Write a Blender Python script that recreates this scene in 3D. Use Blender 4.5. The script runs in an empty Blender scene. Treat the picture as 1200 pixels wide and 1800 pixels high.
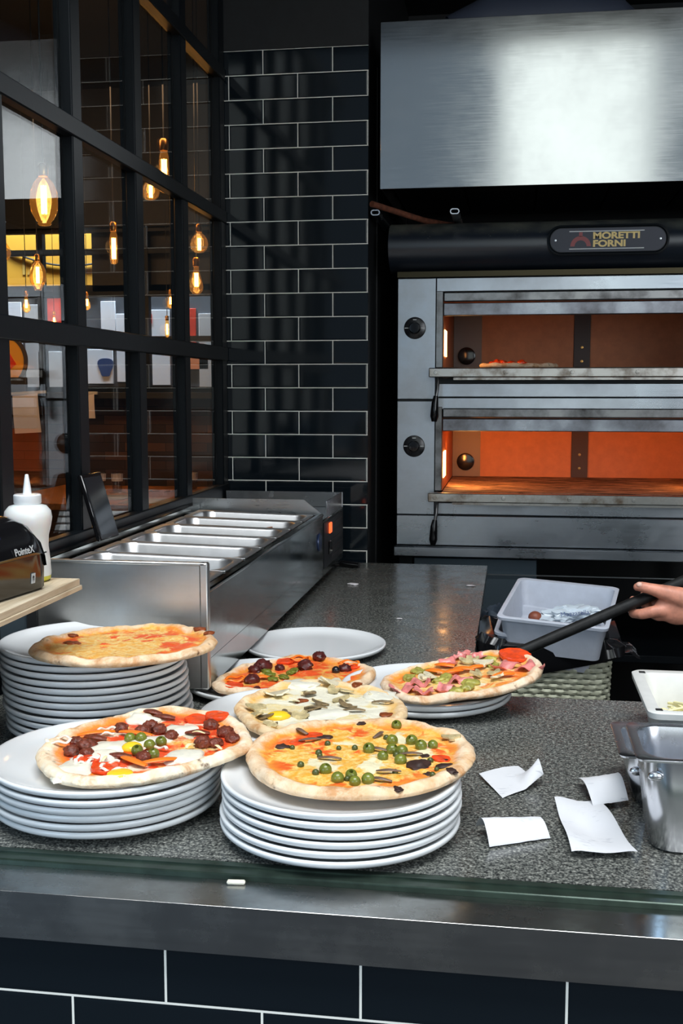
import bpy, bmesh, math, random, json
from mathutils import Vector, Matrix, Euler, noise
PI = math.pi
R = math.radians
random.seed(7)
sc = bpy.context.scene
COL = sc.collection

# ------------------------------------------------------------ camera, world, lights, exposure
cam_d = bpy.data.cameras.new('camera')
cam = bpy.data.objects.new('camera', cam_d); COL.objects.link(cam)
cam.location = (0, 0, 1.53)
cam.rotation_euler = (R(90 - 6.29), 0, R(8.75))
cam_d.sensor_fit = 'VERTICAL'; cam_d.sensor_height = 24.0
cam_d.lens = 24.0 * 1950 / 1800
cam_d.clip_start = 0.05
sc.camera = cam
sc.view_settings.view_transform = 'Standard'
sc.view_settings.look = 'None'
sc.view_settings.exposure = 0.0
sc.view_settings.gamma = 1.0
sc.view_settings.use_curve_mapping = False
sc.cycles.max_bounces = 8
sc.cycles.transparent_max_bounces = 24
sc.cycles.glossy_bounces = 5
sc.cycles.diffuse_bounces = 3
sc.cycles.caustics_reflective = False
sc.cycles.caustics_refractive = False
sc.cycles.sample_clamp_indirect = 4.0
sc.cycles.use_denoising = True

world = bpy.data.worlds.new('overcast'); sc.world = world; world.use_nodes = True
bgn = world.node_tree.nodes['Background']
bgn.inputs[0].default_value = (0.62, 0.80, 1.0, 1)
bgn.inputs[1].default_value = 0.22

def area(name, loc, target, sx, sy, radiance, color=(1, 1, 1)):
    d = bpy.data.lights.new(name, 'AREA'); d.shape = 'RECTANGLE'; d.size = sx; d.size_y = sy
    d.energy = radiance * PI * sx * sy; d.color = color
    o = bpy.data.objects.new(name, d); COL.objects.link(o); o.location = loc
    v = Vector(target) - Vector(loc)
    o.rotation_euler = v.to_track_quat('-Z', 'Y').to_euler()
    return o

def point(name, loc, power, color, rad=0.03):
    d = bpy.data.lights.new(name, 'POINT'); d.energy = power; d.color = color; d.shadow_soft_size = rad
    o = bpy.data.objects.new(name, d); COL.objects.link(o); o.location = loc
    return o

# daylight: the bright gap of sky down the street, and the sky above the street
area('street_daylight', (0.55, -3.0, 3.75), (0.55, 5, 3.75), 1.4, 6.5, 1.3, (0.93, 1.0, 0.95))
area('sky_over_street', (0.3, -0.4, 7.0), (-0.1, 2.0, 0.9), 4.6, 3.0, 12.5, (0.95, 0.98, 1.0))
area('fill_left_of_street', (-3.4, -3.0, 1.95), (-2.0, 3.5, 1.3), 2.8, 2.7, 4.0, (0.50, 0.74, 1.0))  # added bluish fill lamp for plate sides and tiles, not open sky
area('fill_right_of_street', (3.6, -2.6, 2.6), (0.0, 2.5, 1.0), 2.8, 3.4, 4.6, (0.92, 0.96, 1.0))  # added fill lamp brightening plate sides and pans from the right

# ------------------------------------------------------------ helpers
def tag(o, label=None, cat=None, group=None, kind=None):
    if label: o['label'] = label
    if cat: o['category'] = cat
    if group: o['group'] = group
    if kind: o['kind'] = kind
    return o

def empty(name, loc=(0, 0, 0), rz=0.0, label=None, cat=None, group=None, rot=None):
    o = bpy.data.objects.new(name, None); COL.objects.link(o)
    o.empty_display_size = 0.05
    o.location = loc; o.rotation_euler = rot if rot else (0, 0, rz)
    return tag(o, label, cat, group)

def obj(name, bm, m, parent=None, smooth=True, angle=40, recalc=True):
    if recalc: bmesh.ops.recalc_face_normals(bm, faces=bm.faces)
    me = bpy.data.meshes.new(name); bm.to_mesh(me); bm.free()
    ms = m if isinstance(m, (list, tuple)) else [m]
    for x in ms: me.materials.append(x)
    if smooth:
        me.polygons.foreach_set('use_smooth', [True] * len(me.polygons))
        me.set_sharp_from_angle(angle=R(angle))
    o = bpy.data.objects.new(name, me); COL.objects.link(o)
    if parent: o.parent = parent
    return o

def B(): return bmesh.new()

def box(bm, x0, x1, y0, y1, z0, z1, bev=0.0, mat=0, M=None):
    vs = [bm.verts.new((x, y, z)) for z in (z0, z1) for y in (y0, y1) for x in (x0, x1)]
    F = [(0, 2, 3, 1), (4, 5, 7, 6), (0, 1, 5, 4), (2, 6, 7, 3), (0, 4, 6, 2), (1, 3, 7, 5)]
    fs = [bm.faces.new([vs[i] for i in f]) for f in F]
    for f in fs: f.material_index = mat
    if bev > 0:
        es = list({e for f in fs for e in f.edges})
        r = bmesh.ops.bevel(bm, geom=es, offset=bev, segments=1, affect='EDGES', profile=0.5)
        vs = list({v for f in r['faces'] for v in f.verts} | {v for v in vs if v.is_valid})
        for f in r['faces']: f.material_index = mat
    if M: bmesh.ops.transform(bm, matrix=M, verts=[v for v in vs if v.is_valid])
    return bm

def tube(bm, pts, r, seg=10, mat=0, caps=True, flat=1.0):
    pts = [Vector(p) for p in pts]; n = len(pts)
    rs = r if isinstance(r, (list, tuple)) else [r] * n
    rings = []; prev = None
    for i, p in enumerate(pts):
        t = (pts[min(i + 1, n - 1)] - pts[max(i - 1, 0)]).normalized()
        if prev is None:
            a = Vector((0, 0, 1)) if abs(t.z) < 0.9 else Vector((1, 0, 0))
            u = t.cross(a).normalized()
        else:
            u = (prev - t * prev.dot(t)).normalized()
        prev = u; w = t.cross(u)
        rings.append([bm.verts.new(p + (u * math.cos(2 * PI * k / seg) + w * flat * math.sin(2 * PI * k / seg)) * rs[i]) for k in range(seg)])
    for a, b in zip(rings, rings[1:]):
        for k in range(seg):
            f = bm.faces.new((a[k], a[(k + 1) % seg], b[(k + 1) % seg], b[k])); f.material_index = mat
    if caps:
        f = bm.faces.new(rings[0][::-1]); f.material_index = mat
        f = bm.faces.new(rings[-1]); f.material_index = mat
    return bm

def lathe(bm, prof, seg=48, mat=0, c=(0, 0, 0), M=None):
    rings = []; vs = []
    for (r, z) in prof:
        if r < 1e-6:
            v = bm.verts.new((c[0], c[1], c[2] + z)); rings.append([v]); vs.append(v)
        else:
            ring = [bm.verts.new((c[0] + r * math.cos(2 * PI * k / seg), c[1] + r * math.sin(2 * PI * k / seg), c[2] + z)) for k in range(seg)]
            rings.append(ring); vs += ring
    for a, b in zip(rings, rings[1:]):
        if len(a) == 1 and len(b) == 1: continue
        for k in range(seg):
            k2 = (k + 1) % seg
            if len(a) == 1: q = (a[0], b[k2], b[k])
            elif len(b) == 1: q = (a[k], a[k2], b[0])
            else: q = (a[k], a[k2], b[k2], b[k])
            f = bm.faces.new(q); f.material_index = mat
    if M: bmesh.ops.transform(bm, matrix=M, verts=vs)
    return bm

def rrect(hx, hy, r, n=6):
    r = min(r, hx * .999, hy * .999); out = []
    for (cx, cy, a0) in ((hx - r, hy - r, 0), (-hx + r, hy - r, 90), (-hx + r, -hy + r, 180), (hx - r, -hy + r, 270)):
        for k in range(n + 1):
            a = R(a0 + 90 * k / n); out.append((cx + r * math.cos(a), cy + r * math.sin(a)))
    return out

def loft(bm, prof, n=6, c=(0, 0), mat=0, cap=(True, True), fn=None):
    rings = []
    for (hx, hy, r, z) in prof:
        ring = []
        for (x, y) in rrect(hx, hy, r, n):
            p = Vector((c[0] + x, c[1] + y, z))
            if fn: p = fn(p)
            ring.append(bm.verts.new(p))
        rings.append(ring)
    for a, b in zip(rings, rings[1:]):
        m = len(a)
        for k in range(m):
            f = bm.faces.new((a[k], a[(k + 1) % m], b[(k + 1) % m], b[k])); f.material_index = mat
    if cap[0]: bm.faces.new(rings[0][::-1]).material_index = mat
    if cap[1]: bm.faces.new(rings[-1]).material_index = mat
    return bm

def prism(bm, poly, z0, z1, M=None, mat=0):
    a = [bm.verts.new((x, y, z0)) for x, y in poly]; b = [bm.verts.new((x, y, z1)) for x, y in poly]
    n = len(poly)
    fs = [bm.faces.new(a[::-1]), bm.faces.new(b)]
    for k in range(n): fs.append(bm.faces.new((a[k], a[(k + 1) % n], b[(k + 1) % n], b[k])))
    for f in fs: f.material_index = mat
    if M: bmesh.ops.transform(bm, matrix=M, verts=a + b)
    return bm

def ball(bm, c, r, sub=2, sq=(1, 1, 1), nz=0.0, ns=40, seed=0):
    res = bmesh.ops.create_icosphere(bm, subdivisions=sub, radius=1)
    for v in res['verts']:
        d = 1 + nz * noise.noise(v.co * ns * 0.05 + Vector((seed, seed * 2.1, 0)))
        v.co = Vector((v.co.x * sq[0] * r * d, v.co.y * sq[1] * r * d, v.co.z * sq[2] * r * d)) + Vector(c)
    return bm

def sheet(bm, nx, ny, fn, th=0.0004, mat=0):
    g = {}
    for s in (0, 1):
        for i in range(nx + 1):
            for j in range(ny + 1):
                p = Vector(fn(i / nx, j / ny))
                g[s, i, j] = bm.verts.new(p + Vector((0, 0, th * s)))
    for i in range(nx):
        for j in range(ny):
            bm.faces.new((g[1, i, j], g[1, i + 1, j], g[1, i + 1, j + 1], g[1, i, j + 1])).material_index = mat
            bm.faces.new((g[0, i, j], g[0, i, j + 1], g[0, i + 1, j + 1], g[0, i + 1, j])).material_index = mat
    for i in range(nx):
        for j in (0, ny):
            bm.faces.new((g[0, i, j], g[0, i + 1, j], g[1, i + 1, j], g[1, i, j])).material_index = mat
    for j in range(ny):
        for i in (0, nx):
            bm.faces.new((g[0, i, j], g[0, i, j + 1], g[1, i, j + 1], g[1, i, j])).material_index = mat
    return bm

def text(name, s, size, loc, rot, m, parent=None, ext=0.0006, bold=0.0, sx=1.0, align='LEFT'):
    cu = bpy.data.curves.new(name, 'FONT'); cu.body = s; cu.size = size; cu.extrude = ext; cu.offset = bold
    cu.align_x = align; cu.materials.append(m)
    o = bpy.data.objects.new(name, cu); COL.objects.link(o)
    o.location = loc; o.rotation_euler = rot; o.scale = (sx, 1, 1)
    dg = bpy.context.evaluated_depsgraph_get(); me = bpy.data.meshes.new_from_object(o.evaluated_get(dg))
    me.materials.clear(); me.materials.append(m); bpy.data.objects.remove(o)
    o = bpy.data.objects.new(name, me); COL.objects.link(o)
    o.location = loc; o.rotation_euler = rot; o.scale = (sx, 1, 1)
    if parent: o.parent = parent
    return o

def copy_tree(o, parent=None):
    c = o.copy(); COL.objects.link(c)
    if parent: c.parent = parent
    for ch in o.children: copy_tree(ch, c)
    return c

# ------------------------------------------------------------ materials
class NT:
    def __init__(s, name):
        s.m = bpy.data.materials.new(name); s.m.use_nodes = True; s.t = s.m.node_tree
        s.b = s.t.nodes['Principled BSDF']; s.out = s.t.nodes['Material Output']
    def n(s, typ, **kw):
        nd = s.t.nodes.new(typ)
        for k, v in kw.items():
            if k.startswith('i_'):
                nd.inputs[k[2:].replace('_', ' ')].default_value = v
            else: setattr(nd, k, v)
        return nd
    def l(s, a, b): s.t.links.new(a, b)
    def set(s, **kw):
        for k, v in kw.items(): s.b.inputs[k.replace('_', ' ')].default_value = v
    def coord(s, kind='Object', scale=(1, 1, 1)):
        tc = s.n('ShaderNodeTexCoord'); mp = s.n('ShaderNodeMapping'); mp.inputs['Scale'].default_value = scale
        s.l(tc.outputs[kind], mp.inputs[0]); return mp.outputs[0]
    def noise(s, vec, scale, detail=4, rough=0.55, dist=0.0):
        nd = s.n('ShaderNodeTexNoise'); nd.inputs['Scale'].default_value = scale; nd.inputs['Detail'].default_value = detail
        nd.inputs['Roughness'].default_value = rough; nd.inputs['Distortion'].default_value = dist
        s.l(vec, nd.inputs['Vector']); return nd.outputs['Fac']
    def ramp(s, fac, stops, interp='LINEAR'):
        r = s.n('ShaderNodeValToRGB'); r.color_ramp.interpolation = interp
        e = r.color_ramp.elements
        while len(e) < len(stops): e.new(0.5)
        for k, (p, c) in enumerate(stops):
            e[k].position = p; e[k].color = (c[0], c[1], c[2], 1) if isinstance(c, (tuple, list)) else (c, c, c, 1)
        s.l(fac, r.inputs[0]); return r.outputs[0]
    def math(s, op, a, b=None, c=None):
        m = s.n('ShaderNodeMath', operation=op)
        for i, v in enumerate((a, b, c)):
            if v is None: continue
            if isinstance(v, (int, float)): m.inputs[i].default_value = v
            else: s.l(v, m.inputs[i])
        return m.outputs[0]
    def mix(s, f, a, b):
        m = s.n('ShaderNodeMix', data_type='RGBA')
        for sk, v in ((m.inputs[0], f), (m.inputs[6], a), (m.inputs[7], b)):
            if isinstance(v, (int, float)): sk.default_value = v
            elif isinstance(v, (tuple, list)): sk.default_value = (v[0], v[1], v[2], 1)
            else: s.l(v, sk)
        return m.outputs[2]
    def bump(s, h, st=0.3, dist=0.002):
        b = s.n('ShaderNodeBump'); b.inputs['Strength'].default_value = st; b.inputs['Distance'].default_value = dist
        s.l(h, b.inputs['Height']); s.l(b.outputs[0], s.b.inputs['Normal'])

def plain(name, c, rough=0.5, metal=0.0, var=0.0, vs=30, bump=0.0, bs=80, emit=None, es=0, trans=0, spec=None, coat=0):
    n = NT(name); n.set(Roughness=rough, Metallic=metal)
    v = n.coord('Object')
    if var > 0:
        f = n.noise(v, vs)
        n.l(n.ramp(f, [(0.3, tuple(x * (1 - var) for x in c)), (0.7, tuple(min(1, x * (1 + var)) for x in c))]), n.b.inputs['Base Color'])
    else: n.b.inputs['Base Color'].default_value = (*c, 1)
    if bump > 0: n.bump(n.noise(v, bs, 5), bump, 0.002)
    if emit: n.b.inputs['Emission Color'].default_value = (*emit, 1); n.b.inputs['Emission Strength'].default_value = es
    if trans: n.b.inputs['Transmission Weight'].default_value = trans
    if spec is not None: n.b.inputs['Specular IOR Level'].default_value = spec
    if coat: n.b.inputs['Coat Weight'].default_value = coat
    return n.m

def steel(name, c=(0.62, 0.64, 0.66), rough=0.28, stretch=(3, 60, 60), dirt=0.15, dirtc=(0.12, 0.09, 0.05), dscale=6, bump=0.05, lo=0.45, hi=0.75, aniso=0.0):
    n = NT(name); n.set(Metallic=1.0)
    v = n.coord('Object', stretch); v1 = n.coord('Object', (1, 1, 1))
    f = n.noise(v, 4, 3)
    d = n.noise(v1, dscale, 6, 0.65)
    df = n.ramp(d, [(lo, 0.0), (hi, 1.0)])
    dm = n.math('MULTIPLY', df, dirt)
    n.l(n.mix(dm, n.mix(f, tuple(x * 0.93 for x in c), c), dirtc), n.b.inputs['Base Color'])
    r = n.math('ADD', n.math('MULTIPLY', f, 0.10), rough - 0.05)
    n.l(n.math('ADD', r, n.math('MULTIPLY', dm, 0.5)), n.b.inputs['Roughness'])
    if bump: n.bump(f, bump, 0.001)
    if aniso: n.set(Anisotropic=aniso)
    return n.m

def tiles(name, x0, z0, w=0.252, h=0.0855, g=0.0016, par=0):
    n = NT(name)
    tc = n.n('ShaderNodeTexCoord'); sp = n.n('ShaderNodeSeparateXYZ'); n.l(tc.outputs['Object'], sp.inputs[0])
    rz = n.math('DIVIDE', n.math('SUBTRACT', sp.outputs[2], z0), h)
    row = n.math('FLOOR', rz)
    half = n.math('MULTIPLY', n.math('MODULO', n.math('ABSOLUTE', n.math('ADD', row, par)), 2.0), 0.5)
    ux = n.math('ADD', n.math('DIVIDE', n.math('SUBTRACT', sp.outputs[0], x0), w), half)
    cell = n.math('FLOOR', ux)
    fu = n.math('MULTIPLY', n.math('SUBTRACT', ux, cell), w); fz = n.math('MULTIPLY', n.math('SUBTRACT', rz, row), h)
    du = n.math('MINIMUM', fu, n.math('SUBTRACT', w, fu)); dz = n.math('MINIMUM', fz, n.math('SUBTRACT', h, fz))
    d = n.math('MINIMUM', du, dz)
    grout = n.math('LESS_THAN', d, g)
    edge = n.ramp(n.math('DIVIDE', d, 0.006), [(0.2, 0.0), (1.0, 1.0)])
    n.l(n.mix(grout, (0.006, 0.010, 0.014), (0.92, 0.90, 0.82)), n.b.inputs['Base Color'])
    n.l(n.math('ADD', n.math('MULTIPLY', grout, 0.6), 0.08), n.b.inputs['Roughness'])
    cmb = n.n('ShaderNodeCombineXYZ'); n.l(cell, cmb.inputs[0]); n.l(row, cmb.inputs[1])
    wn = n.n('ShaderNodeTexWhiteNoise'); n.l(cmb.outputs[0], wn.inputs['Vector'])
    geo = n.n('ShaderNodeNewGeometry')
    vm = n.n('ShaderNodeVectorMath', operation='SUBTRACT'); n.l(wn.outputs['Color'], vm.inputs[0]); vm.inputs[1].default_value = (0.5, 0.5, 0.5)
    vs = n.n('ShaderNodeVectorMath', operation='SCALE'); n.l(vm.outputs[0], vs.inputs[0]); vs.inputs['Scale'].default_value = 0.02
    bmp = n.n('ShaderNodeBump'); bmp.inputs['Strength'].default_value = 0.5; bmp.inputs['Distance'].default_value = 0.001
    n.l(edge, bmp.inputs['Height'])
    va = n.n('ShaderNodeVectorMath', operation='ADD'); n.l(bmp.outputs[0], va.inputs[0]); n.l(vs.outputs[0], va.inputs[1])
    nn = n.n('ShaderNodeVectorMath', operation='NORMALIZE'); n.l(va.outputs[0], nn.inputs[0]); n.l(nn.outputs[0], n.b.inputs['Normal'])
    return n.m

def thin_glass(name, tint=(1, 1, 1), ior=1.5, rough=0.0):
    n = NT(name); t = n.t; t.nodes.remove(n.b)
    tr = n.n('ShaderNodeBsdfTransparent'); tr.inputs[0].default_value = (*tint, 1)
    gl = n.n('ShaderNodeBsdfGlossy'); gl.inputs['Roughness'].default_value = rough
    fr = n.n('ShaderNodeFresnel'); gg = n.n('ShaderNodeNewGeometry')      # same air-to-glass reflectance on both faces
    n.l(n.math('ADD', n.math('MULTIPLY', gg.outputs['Backfacing'], 1.0 / ior - ior), ior), fr.inputs[0])
    mx = n.n('ShaderNodeMixShader'); n.l(fr.outputs[0], mx.inputs[0]); n.l(tr.outputs[0], mx.inputs[1]); n.l(gl.outputs[0], mx.inputs[2])
    n.l(mx.outputs[0], n.out.inputs[0]); return n.m

def granite():
    n = NT('granite'); v = n.coord('Object')
    a = n.noise(v, 300, 2, 0.5); b = n.noise(v, 140, 3, 0.6)
    vo = n.n('ShaderNodeTexVoronoi'); vo.inputs['Scale'].default_value = 330; n.l(v, vo.inputs['Vector'])
    f = n.math('ADD', n.math('MULTIPLY', a, 0.5), n.math('MULTIPLY', b, 0.5))
    c = n.ramp(f, [(0.36, (0.006, 0.007, 0.008)), (0.46, (0.050, 0.053, 0.050)), (0.54, (0.15, 0.155, 0.14)), (0.66, (0.40, 0.40, 0.36))])
    sx = n.coord('Object', (2, 9, 1))
    fl = n.ramp(n.noise(sx, 5, 8, 0.75), [(0.60, 0.0), (0.78, 0.35)])
    fine = n.ramp(n.noise(v, 260, 2), [(0.5, 0.2), (0.65, 1.0)])
    n.l(n.mix(n.math('MULTIPLY', fl, fine), c, (0.62, 0.60, 0.55)), n.b.inputs['Base Color'])
    n.l(n.ramp(n.noise(v, 14, 5), [(0.35, 0.16), (0.7, 0.34)]), n.b.inputs['Roughness'])
    return n.m

def brickwood():
    n = NT('wood brick cladding'); tc = n.n('ShaderNodeTexCoord'); sp = n.n('ShaderNodeSeparateXYZ'); n.l(tc.outputs['Object'], sp.inputs[0])
    cb = n.n('ShaderNodeCombineXYZ'); n.l(sp.outputs[0], cb.inputs[0]); n.l(sp.outputs[2], cb.inputs[1])
    br = n.n('ShaderNodeTexBrick'); n.l(cb.outputs[0], br.inputs['Vector'])
    br.inputs['Scale'].default_value = 1; br.inputs['Brick Width'].default_value = 0.26; br.inputs['Row Height'].default_value = 0.055
    br.inputs['Mortar Size'].default_value = 0.002; br.inputs['Bias'].default_value = -0.1
    br.inputs['Color1'].default_value = (0.045, 0.024, 0.014, 1); br.inputs['Color2'].default_value = (0.17, 0.080, 0.040, 1); br.inputs['Mortar'].default_value = (0.005, 0.004, 0.004, 1)
    g = n.noise(n.coord('Object', (4, 4, 60)), 3, 4)
    n.l(n.mix(n.math('MULTIPLY', g, 0.6), br.outputs[0], (0.02, 0.01, 0.006)), n.b.inputs['Base Color']); n.set(Roughness=0.55)
    n.bump(br.outputs['Fac'], -0.5, 0.004)
    return n.m

def wood(name, c1, c2, rough=0.5, sc_=(30, 3, 30)):
    n = NT(name); f = n.noise(n.coord('Object', sc_), 2.5, 6, 0.6, 0.6)
    n.l(n.ramp(f, [(0.3, c1), (0.7, c2)]), n.b.inputs['Base Color']); n.set(Roughness=rough); n.bump(f, 0.2, 0.001)
    return n.m

def pizza_mat(name, cheese1, cheese2, sauce, sauce_lo=0.50, sauce_hi=0.58, brown=0.5, white=None, wlo=0.55, seed=0.0, green=None, crust=((0.72, 0.46, 0.24), (0.84, 0.66, 0.46))):
    n = NT(name)
    tc = n.n('ShaderNodeTexCoord'); mp = n.n('ShaderNodeMapping'); mp.inputs['Location'].default_value = (seed, seed * 1.7, 0); n.l(tc.outputs['Object'], mp.inputs[0]); v = mp.outputs[0]
    at = n.n('ShaderNodeAttribute'); at.attribute_name = 'zone'; zone = at.outputs['Fac']
    big = n.noise(v, 14, 6, 0.62, 0.5); mid = n.noise(v, 38, 6, 0.6, 0.8); fine = n.noise(v, 120, 4, 0.6)
    ch = n.mix(n.ramp(n.math('ADD', n.math('MULTIPLY', fine, 0.5), n.math('MULTIPLY', n.noise(v, 60, 5, 0.7, 1.2), 0.5)), [(0.42, 0), (0.56, 1)]), cheese1, cheese2)
    sm = n.ramp(n.math('ADD', n.math('MULTIPLY', big, 0.55), n.math('MULTIPLY', mid, 0.45)), [(sauce_lo, 0.0), (sauce_hi, 1.0)])
    # more sauce shows in a ring just inside the crust
    ring = n.ramp(zone, [(0.60, 0.0), (0.80, 0.08), (0.87, 0.08), (0.93, 0.0)])
    sm = n.ramp(n.math('ADD', n.math('ADD', n.math('MULTIPLY', big, 0.55), n.math('MULTIPLY', mid, 0.45)), ring), [(sauce_lo, 0.0), (sauce_hi, 1.0)])
    top = n.mix(sm, ch, n.mix(fine, sauce, tuple(min(1, x * 1.7 + 0.02) for x in sauce)))
    if white:
        wm = n.ramp(n.noise(v, 17, 5, 0.6, 0.3), [(wlo, 0.0), (wlo + 0.05, 1.0)])
        inner = n.ramp(zone, [(0.7, 1.0), (0.82, 0.0)])
        top = n.mix(n.math('MULTIPLY', wm, inner), top, white)
    if green:
        gm = n.ramp(n.noise(v, 55, 3, 0.5, 0.3), [(0.66, 0.0), (0.69, 1.0)])
        top = n.mix(gm, top, green)
    bm_ = n.ramp(n.noise(v, 30, 6, 0.65, 1.0), [(0.60, 0.0), (0.74, brown)])
    top = n.mix(bm_, top, (0.30, 0.09, 0.012))
    cr = n.mix(n.ramp(n.noise(v, 26, 5, 0.6), [(0.35, 0), (0.62, 1)]), crust[0], crust[1])
    cr = n.mix(n.ramp(n.noise(v, 20, 5, 0.7, 0.4), [(0.49, 0.0), (0.66, 0.8)]), cr, (0.52, 0.22, 0.06))
    cr = n.mix(n.ramp(n.noise(v, 42, 4, 0.6), [(0.64, 0.0), (0.74, 0.9)]), cr, (0.10, 0.035, 0.012))
    zn = n.math('ADD', zone, n.math('MULTIPLY', n.math('SUBTRACT', n.noise(v, 22, 5, 0.65), 0.5), 0.26))
    cf = n.ramp(zn, [(0.835, 0.0), (0.90, 1.0)])
    # cheese browned golden where it meets the crust
    gold = n.ramp(zn, [(0.72, 0.0), (0.84, 0.65), (0.93, 0.3)])
    top = n.mix(gold, top, (0.88, 0.42, 0.06))
    n.l(n.mix(cf, top, cr), n.b.inputs['Base Color'])
    n.l(n.mix(cf, (0.36, 0.36, 0.36), (0.75, 0.75, 0.75)), n.b.inputs['Roughness'])
    h = n.math('ADD', n.math('MULTIPLY', mid, 0.6), n.math('MULTIPLY', fine, 0.4)); n.bump(h, 0.55, 0.006)
    n.set(Subsurface_Weight=0.0)
    return n.m

M = {}
M['steel'] = steel('brushed steel')
M['steel_hood'] = steel('hood steel', (0.74, 0.75, 0.74), 0.10, (2, 30, 50), 0.22, (0.34, 0.32, 0.33), 2.2, 0.0, 0.35, 0.8)
M['steel_unit'] = steel('counter unit steel', (0.34, 0.36, 0.35), 0.13, (3, 3, 50), 0.3, (0.16, 0.16, 0.14), 4, 0.0)
M['steel_pan'] = steel('pan steel', (0.82, 0.82, 0.82), 0.36, (8, 8, 8), 0.12, (0.3, 0.28, 0.25), 25, 0.0)
M['steel_shiny'] = steel('shiny steel', (0.74, 0.76, 0.80), 0.24, (6, 6, 6), 0.10, (0.3, 0.3, 0.3), 30, 0.0)
M['steel_oven'] = steel('oven steel', (0.56, 0.61, 0.67), 0.22, (2, 20, 60), 0.6, (0.26, 0.24, 0.22), 2.5, 0.0, 0.35, 0.75)
M['steel_door'] = steel('stained door steel', (0.36, 0.38, 0.42), 0.28, (2, 20, 60), 0.7, (0.12, 0.10, 0.09), 6, 0.0, 0.38, 0.70)
M['steel_worn'] = steel('worn oven steel', (0.30, 0.30, 0.30), 0.30, (3, 30, 60), 0.85, (0.06, 0.05, 0.04), 9, 0.08, 0.42, 0.75)
M['steel_dirty'] = steel('rusty ledge steel', (0.56, 0.54, 0.50), 0.34, (6, 30, 30), 0.85, (0.20, 0.12, 0.05), 14, 0.12, 0.46, 0.74)
M['steel_ledge'] = steel('ledge steel', (0.55, 0.56, 0.55), 0.14, (2, 30, 30), 0.45, (0.16, 0.12, 0.09), 5, 0.04, 0.45, 0.7)
M['black_wall'] = plain('black painted wall', (0.006, 0.007, 0.008), 0.6, var=0.3)
M['black_metal'] = plain('black painted metal', (0.004, 0.006, 0.008), 0.42, bump=0.05, spec=0.22)
M['black_matt'] = plain('matt black', (0.012, 0.013, 0.014), 0.55)
def enamel():
    n = NT('dusty black enamel cover'); n.set(Roughness=0.33, Specular_IOR_Level=0.8)
    g = n.n('ShaderNodeNewGeometry'); sp = n.n('ShaderNodeSeparateXYZ'); n.l(g.outputs['Normal'], sp.inputs[0]); v = n.coord('Object')
    d = n.math('MULTIPLY', n.ramp(sp.outputs[2], [(0.45, 0.0), (0.95, 0.75)]), n.ramp(n.noise(v, 9, 6, 0.7), [(0.35, 0.15), (0.65, 1.0)]))
    spk = n.ramp(n.noise(v, 90, 2), [(0.70, 0.0), (0.74, 0.8)]); hi = n.ramp(sp.outputs[2], [(0.0, 0.0), (0.5, 1.0)])
    n.l(n.mix(n.math('MAXIMUM', d, n.math('MULTIPLY', spk, hi)), (0.012, 0.017, 0.026), (0.22, 0.22, 0.17)), n.b.inputs['Base Color'])
    return n.m
M['black_enamel'] = enamel()
M['black_gloss'] = plain('glossy black plastic', (0.006, 0.006, 0.007), 0.12)
M['dark_floor'] = plain('dark floor', (0.02, 0.02, 0.02), 0.5, var=0.4)
M['street'] = plain('street paving', (0.014, 0.015, 0.018), 0.8, var=0.2, vs=3)
M['cabinet'] = plain('grey-blue cabinet steel', (0.11, 0.15, 0.18), 0.45, 0.6)
M['granite'] = granite()
M['tile_back'] = tiles('black metro tiles', -0.7766, 1.195)
M['tile_front'] = tiles('black metro tiles of counter front', -0.4285, 0.745, w=0.2525, par=0)
M['green_strip'] = plain('dark green channel', (0.035, 0.055, 0.042), 0.28, 0.5, var=0.3)
M['porcelain'] = plain('white porcelain', (0.80, 0.82, 0.83), 0.14, coat=0.4)
M['white_plastic'] = plain('white plastic', (0.62, 0.65, 0.70), 0.35, var=0.05)
M['tub_plastic'] = plain('off-white tub plastic', (0.70, 0.70, 0.67), 0.4, var=0.05)
M['grey_plastic'] = plain('pale grey tray plastic', (0.50, 0.53, 0.60), 0.4, var=0.06)
M['wicker'] = plain('pale green wicker', (0.46, 0.47, 0.35), 0.5, var=0.15)
M['bag'] = plain('black bin bag', (0.008, 0.008, 0.009), 0.16)
M['bag_clear'] = plain('clear film', (0.55, 0.62, 0.68), 0.15)
M['paper'] = plain('receipt paper', (0.74, 0.70, 0.72), 0.7)
M['skin'] = plain('skin', (0.52, 0.21, 0.135), 0.5, var=0.28, vs=45, bump=0.12, bs=180)
M['nail'] = plain('finger nail', (0.58, 0.34, 0.26), 0.4)
M['cloth_black'] = plain('black cloth', (0.010, 0.010, 0.012), 0.85)
M['hair'] = plain('dark hair', (0.02, 0.014, 0.01), 0.6)
M['glass'] = thin_glass('window glass', (0.93, 0.96, 0.96), 1.38)
M['bulb_glass'] = thin_glass('amber bulb glass', (1.0, 0.78, 0.42), 1.5)
_t = M['bulb_glass'].node_tree; _o = _t.nodes['Material Output']; _s = _o.inputs[0].links[0].from_socket
_a = _t.nodes.new('ShaderNodeAddShader'); _d = _t.nodes.new('ShaderNodeEmission'); _d.inputs[0].default_value = (1.0, 0.36, 0.06, 1); _d.inputs[1].default_value = 0.16
_t.links.new(_s, _a.inputs[0]); _t.links.new(_d.outputs[0], _a.inputs[1]); _t.links.new(_a.outputs[0], _o.inputs[0])
M['brass'] = plain('brass socket', (0.6, 0.32, 0.1), 0.3, 1.0)
M['filament'] = plain('glowing filament', (1, 0.6, 0.2), 0.5, emit=(1.0, 0.50, 0.13), es=26)
M['brickwood'] = brickwood()
M['table_wood'] = wood('orange table wood', (0.30, 0.10, 0.025), (0.55, 0.22, 0.06), 0.35)
M['shelf_wood'] = wood('pale worn wood', (0.42, 0.32, 0.20), (0.72, 0.62, 0.46), 0.55)
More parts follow.
